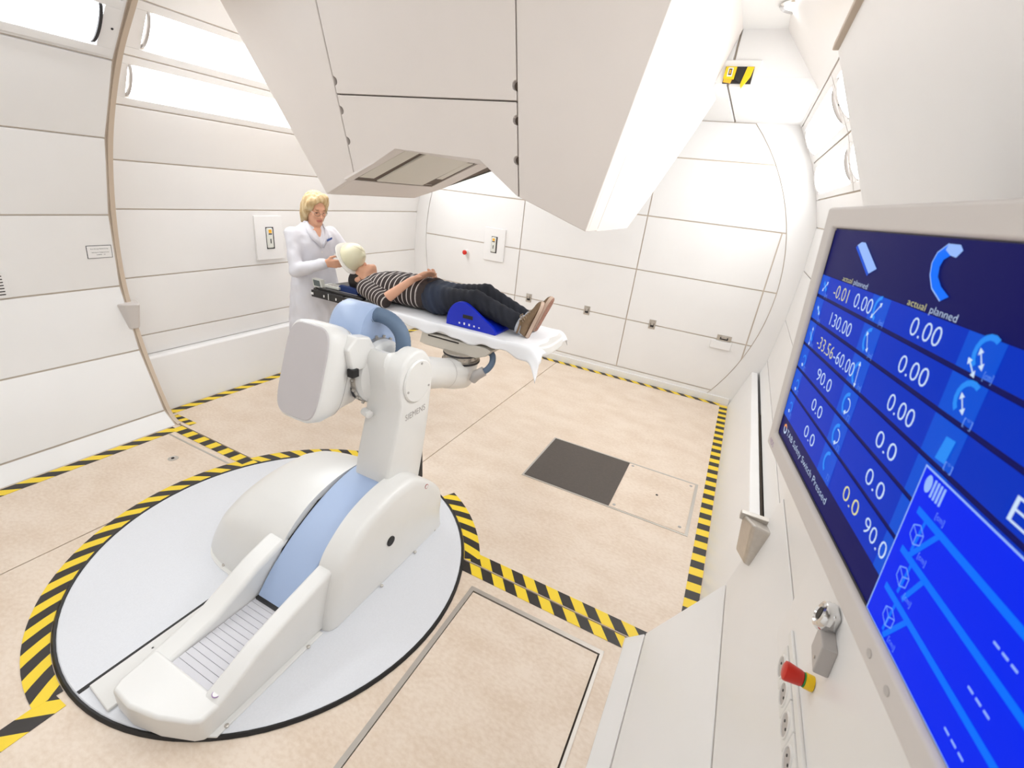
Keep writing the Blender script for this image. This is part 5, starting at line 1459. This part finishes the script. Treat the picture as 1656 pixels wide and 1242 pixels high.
part('collar', MB().lathe([(0.03, 0), (0.03, 0.03), (0.026, 0.034)], (-3.08, Y_BACK, 1.085), (0, -1, 0), 20), 'white_plastic', es, smooth=40)
part('button', MB().lathe([(0.018, 0.03), (0.028, 0.05), (0.028, 0.062), (0.02, 0.068), (0.001, 0.069)], (-3.08, Y_BACK, 1.085), (0, -1, 0), 20, cap=False), 'red', es, smooth=50)
# latches of the inset wall
def latch(x, z, w, h, label):
    t = thing('wall_latch', label, 'latch', (x, Y_BACK, z), 'steel latches along one seam of the round inset wall')
    part('plate', MB().box(x - w / 2, x + w / 2, Y_BACK - 0.006, Y_BACK + 0.004, z - h / 2, z + h / 2), 'steel', t, bevel=0.002)
    part('recess', MB().box(x - w * 0.28, x + w * 0.28, Y_BACK - 0.0068, Y_BACK, z - h * 0.3, z + h * 0.15), 'ink', t)
    part('lever', MB().box(x - w * 0.2, x + w * 0.2, Y_BACK - 0.018, Y_BACK - 0.004, z - h * 0.05, z + h * 0.36), 'alu', t, bevel=0.003)
for x, l_ in ((-2.17, 'small square steel latch just behind the lying man\'s knees'), (-1.43, 'small square steel latch between the man\'s shoes and the bare inset panels'), (-0.68, 'small square steel latch next to the wide steel latch')): latch(x, 0.685, 0.07, 0.10, l_)
latch(0.055, 0.70, 0.14, 0.06, 'wide steel latch above the small white box, round inset wall')
lb = MB().box(-0.06, 0.14, Y_BACK - 0.02, Y_BACK + 0.004, 0.585, 0.665).obj('junction_box', 'panel', None, bevel=0.004); local_to(lb, (0.04, Y_BACK, 0.62)); tag(lb, 'small white box below the wide steel latch', 'box')
# corner buffers on the ring
def buffer_(side, label, m):
    t = thing('wall_buffer', label, 'buffer', (0.33 if side < 0 else -3.76, Y_GAP, 0.77))
    if side > 0:
        r0 = [(-3.785, 1.62, 0.86), (-3.69, 1.66, 0.87), (-3.655, 1.73, 0.87), (-3.80, 1.78, 0.87)]
        r1 = [(-3.735, 1.66, 0.685), (-3.715, 1.67, 0.68), (-3.70, 1.72, 0.685), (-3.78, 1.76, 0.69)]
    else:
        r0 = [(0.255, 1.70, 0.865), (0.40, 1.70, 0.845), (0.40, 1.60, 0.875), (0.285, 1.60, 0.895)]
        r1 = [(0.275, 1.70, 0.70), (0.36, 1.70, 0.67), (0.40, 1.60, 0.70), (0.30, 1.60, 0.72)]
    mb = MB(); mb.loft([r0, r1] if side < 0 else [r1, r0]); part('block', mb, m, t, bevel=0.012, seg=3)
    if side < 0:
        part('cap', MB().box(0.25, 0.40, 1.685, 1.712, 0.845, 0.875), 'alu', t, bevel=0.004)
    return t
buffer_(1, 'pale grey wedge buffer on the left ring trim', 'bezel')
buffer_(-1, 'brushed steel buffer on the right ring edge below the monitor', 'steel')
# sign on the near left panel
a_, b_ = Vector(NEAR_L[3]), Vector(NEAR_L[4])
def onpanel(y, z, h=0.0):
    t = (z - a_.y) / (b_.y - a_.y); p = a_ + (b_ - a_) * t; d = (b_ - a_).normalized(); n = Vector((d.y, -d.x)); return (p.x + n.x * h, y, p.y + n.y * h)
SG = thing('wall_sign', 'small framed white notice with printed lines on the left panel', 'sign', onpanel(1.60, 1.22))
def panel_quad(y0, y1, z0, z1, h0, h1):
    mb = MB(); r0 = [onpanel(y, z, h0) for y, z in ((y0, z0), (y1, z0), (y1, z1), (y0, z1))]; r1 = [onpanel(y, z, h1) for y, z in ((y0, z0), (y1, z0), (y1, z1), (y0, z1))]
    mb.loft([r0[::-1], r1[::-1]]); return mb
part('frame', panel_quad(1.535, 1.672, 1.18, 1.262, 0.0, 0.002), 'ink', SG)
part('card', panel_quad(1.538, 1.669, 1.183, 1.259, 0.001, 0.0028), 'paper', SG)
for s_, z, y0, y1 in (('Zuordnungs Bestimmung', 1.238, 1.555, 1.652), ('Haltung zu Hubpositionen', 1.215, 1.558, 1.655), ('0.0000 - 10', 1.200, 1.585, 1.632)):
    vs, fs = text_mesh(s_, 0.01); x1 = max(p[0] for p in vs); tm = MB()
    tm.add([onpanel(y0 + p[0] / x1 * (y1 - y0), z + p[1] * 0.95, 0.0032) for p in vs], fs); part('print', tm, 'ink', SG)
# vent at the frame edge
VT = thing('wall_vent', 'white slatted vent on the left panel near the printed notice', 'vent', onpanel(1.05, 1.07))
part('plate', panel_quad(0.88, 1.135, 0.985, 1.14, 0.0, 0.006), 'panel', VT, bevel=0.003)
for k in range(7): part('slat_gap', panel_quad(0.90, 1.115, 1.005 + k * 0.018, 1.011 + k * 0.018, 0.004, 0.0068), 'dark_gap', VT)
# service panel, key switch and sockets on the right wall
sx = 0.352
SV = MB(); SV.loft([[(0.336, y, 0.915), (0.338, y, 1.0), (0.336, y, 1.40), (0.354, y, 1.40), (0.358, y, 1.0), (0.349, y, 0.915)] for y in (1.11, 0.1)])
SV = SV.obj('service_panel', 'panel', None, bevel=0.004)
local_to(SV, (0.36, 0.6, 0.86)); tag(SV, 'raised white service panel on the wall below the monitor', 'panel')
KS = thing('key_switch', 'chrome key switch on a grey block beside the emergency stop', 'key switch', (0.337, 0.87, 1.19))
part('block', MB().prism([(0.785, 1.150), (0.838, 1.160), (0.848, 1.210), (0.795, 1.205)], 0.312, 0.338, 'x'), 'grey_plastic', KS, bevel=0.003)
part('barrel', MB().lathe([(0.028, 0.0), (0.029, 0.008), (0.025, 0.016), (0.019, 0.018), (0.017, 0.014)], (0.324, 0.858, 1.220), (-1, 0.1, 0.2), 28), 'chrome', KS, smooth=40)
part('mounting', MB().box(0.320, 0.338, 0.836, 0.880, 1.196, 1.245), 'chrome', KS, bevel=0.008)
part('keyhole', MB().lathe([(0.012, 0.0), (0.012, 0.003)], (0.3105, 0.8594, 1.2228), (-1, 0.1, 0.2), 16), 'black', KS)
part('screw', MB().lathe([(0.003, 0), (0.003, 0.002)], (0.312, 0.803, 1.170), (-1, 0, 0), 10), 'steel', KS)
def socket(y, z, label):
    t = thing('wall_socket', label, 'socket', (0.337, y, z), 'white power sockets in a strip below the monitor')
    part('plate', MB().box(0.330, 0.338, y - 0.035, y + 0.035, z - 0.035, z + 0.035), 'white_plastic', t, bevel=0.003)
    part('rim', MB().lathe([(0.027, 0.0), (0.0265, 0.003), (0.023, 0.003), (0.0225, 0.0003)], (0.330, y, z), (-1, 0, 0), 24, cap=False), 'white_plastic', t)
    part('well', MB().lathe([(0.0224, 0.0), (0.0224, 0.0006)], (0.330, y, z), (-1, 0, 0), 24), 'grey_plastic', t)
    for s_ in (-1, 1): part('pin_hole', MB().lathe([(0.003, 0), (0.003, 0.0015)], (0.3298, y + 0.0095 * s_, z), (-1, 0, 0), 8), 'ink', t)
for y, w_ in ((0.965, 'first'), (0.893, 'second'), (0.821, 'third'), (0.749, 'fourth')): socket(y, 0.957, w_ + ' white power socket counted from the service panel corner')
DT = MB().box(0.331, 0.3385, 0.3, 1.02, 1.0, 1.022).obj('cable_duct', 'white_plastic', None, bevel=0.003); local_to(DT, (0.335, 0.6, 1.0)); tag(DT, 'thin white cable duct above the power sockets', 'duct')
# yellow striped laser housing in its white recess plate
LS = thing('laser_unit', 'yellow and black marked laser unit under the ceiling soffit edge', 'laser', (-0.33, 3.75, 2.70))
part('recess_plate', MB().box(-0.46, -0.21, 3.735, 3.756, 2.66, 2.785), 'panel', LS, bevel=0.003)
part('opening', MB().box(-0.415, -0.245, 3.731, 3.738, 2.655, 2.748), 'ink', LS)
part('left_flap', MB().prism([(-0.41, 2.745), (-0.345, 2.745), (-0.35, 2.675), (-0.415, 2.68)], 3.712, 3.728, 'y'), 'yellow', LS, bevel=0.002)
part('black_band', MB().prism([(-0.345, 2.745), (-0.285, 2.745), (-0.30, 2.65), (-0.345, 2.675)], 3.716, 3.73, 'y'), 'black', LS)
part('right_flap', MB().prism([(-0.285, 2.745), (-0.245, 2.745), (-0.255, 2.69), (-0.295, 2.625), (-0.305, 2.65)], 3.712, 3.73, 'y'), 'yellow', LS, bevel=0.002)
part('lens_cover', MB().prism([(-0.41, 2.682), (-0.36, 2.677), (-0.365, 2.655), (-0.41, 2.66)], 3.714, 3.726, 'y'), 'orange', LS)
part('warning_label', MB().box(-0.395, -0.365, 3.7105, 3.713, 2.69, 2.738), 'paper', LS)
part('warning_print', MB().box(-0.389, -0.371, 3.709, 3.711, 2.698, 2.732), 'ink', LS)
part('warning_print', MB().box(-0.385, -0.375, 3.708, 3.7095, 2.704, 2.726), 'orange', LS)
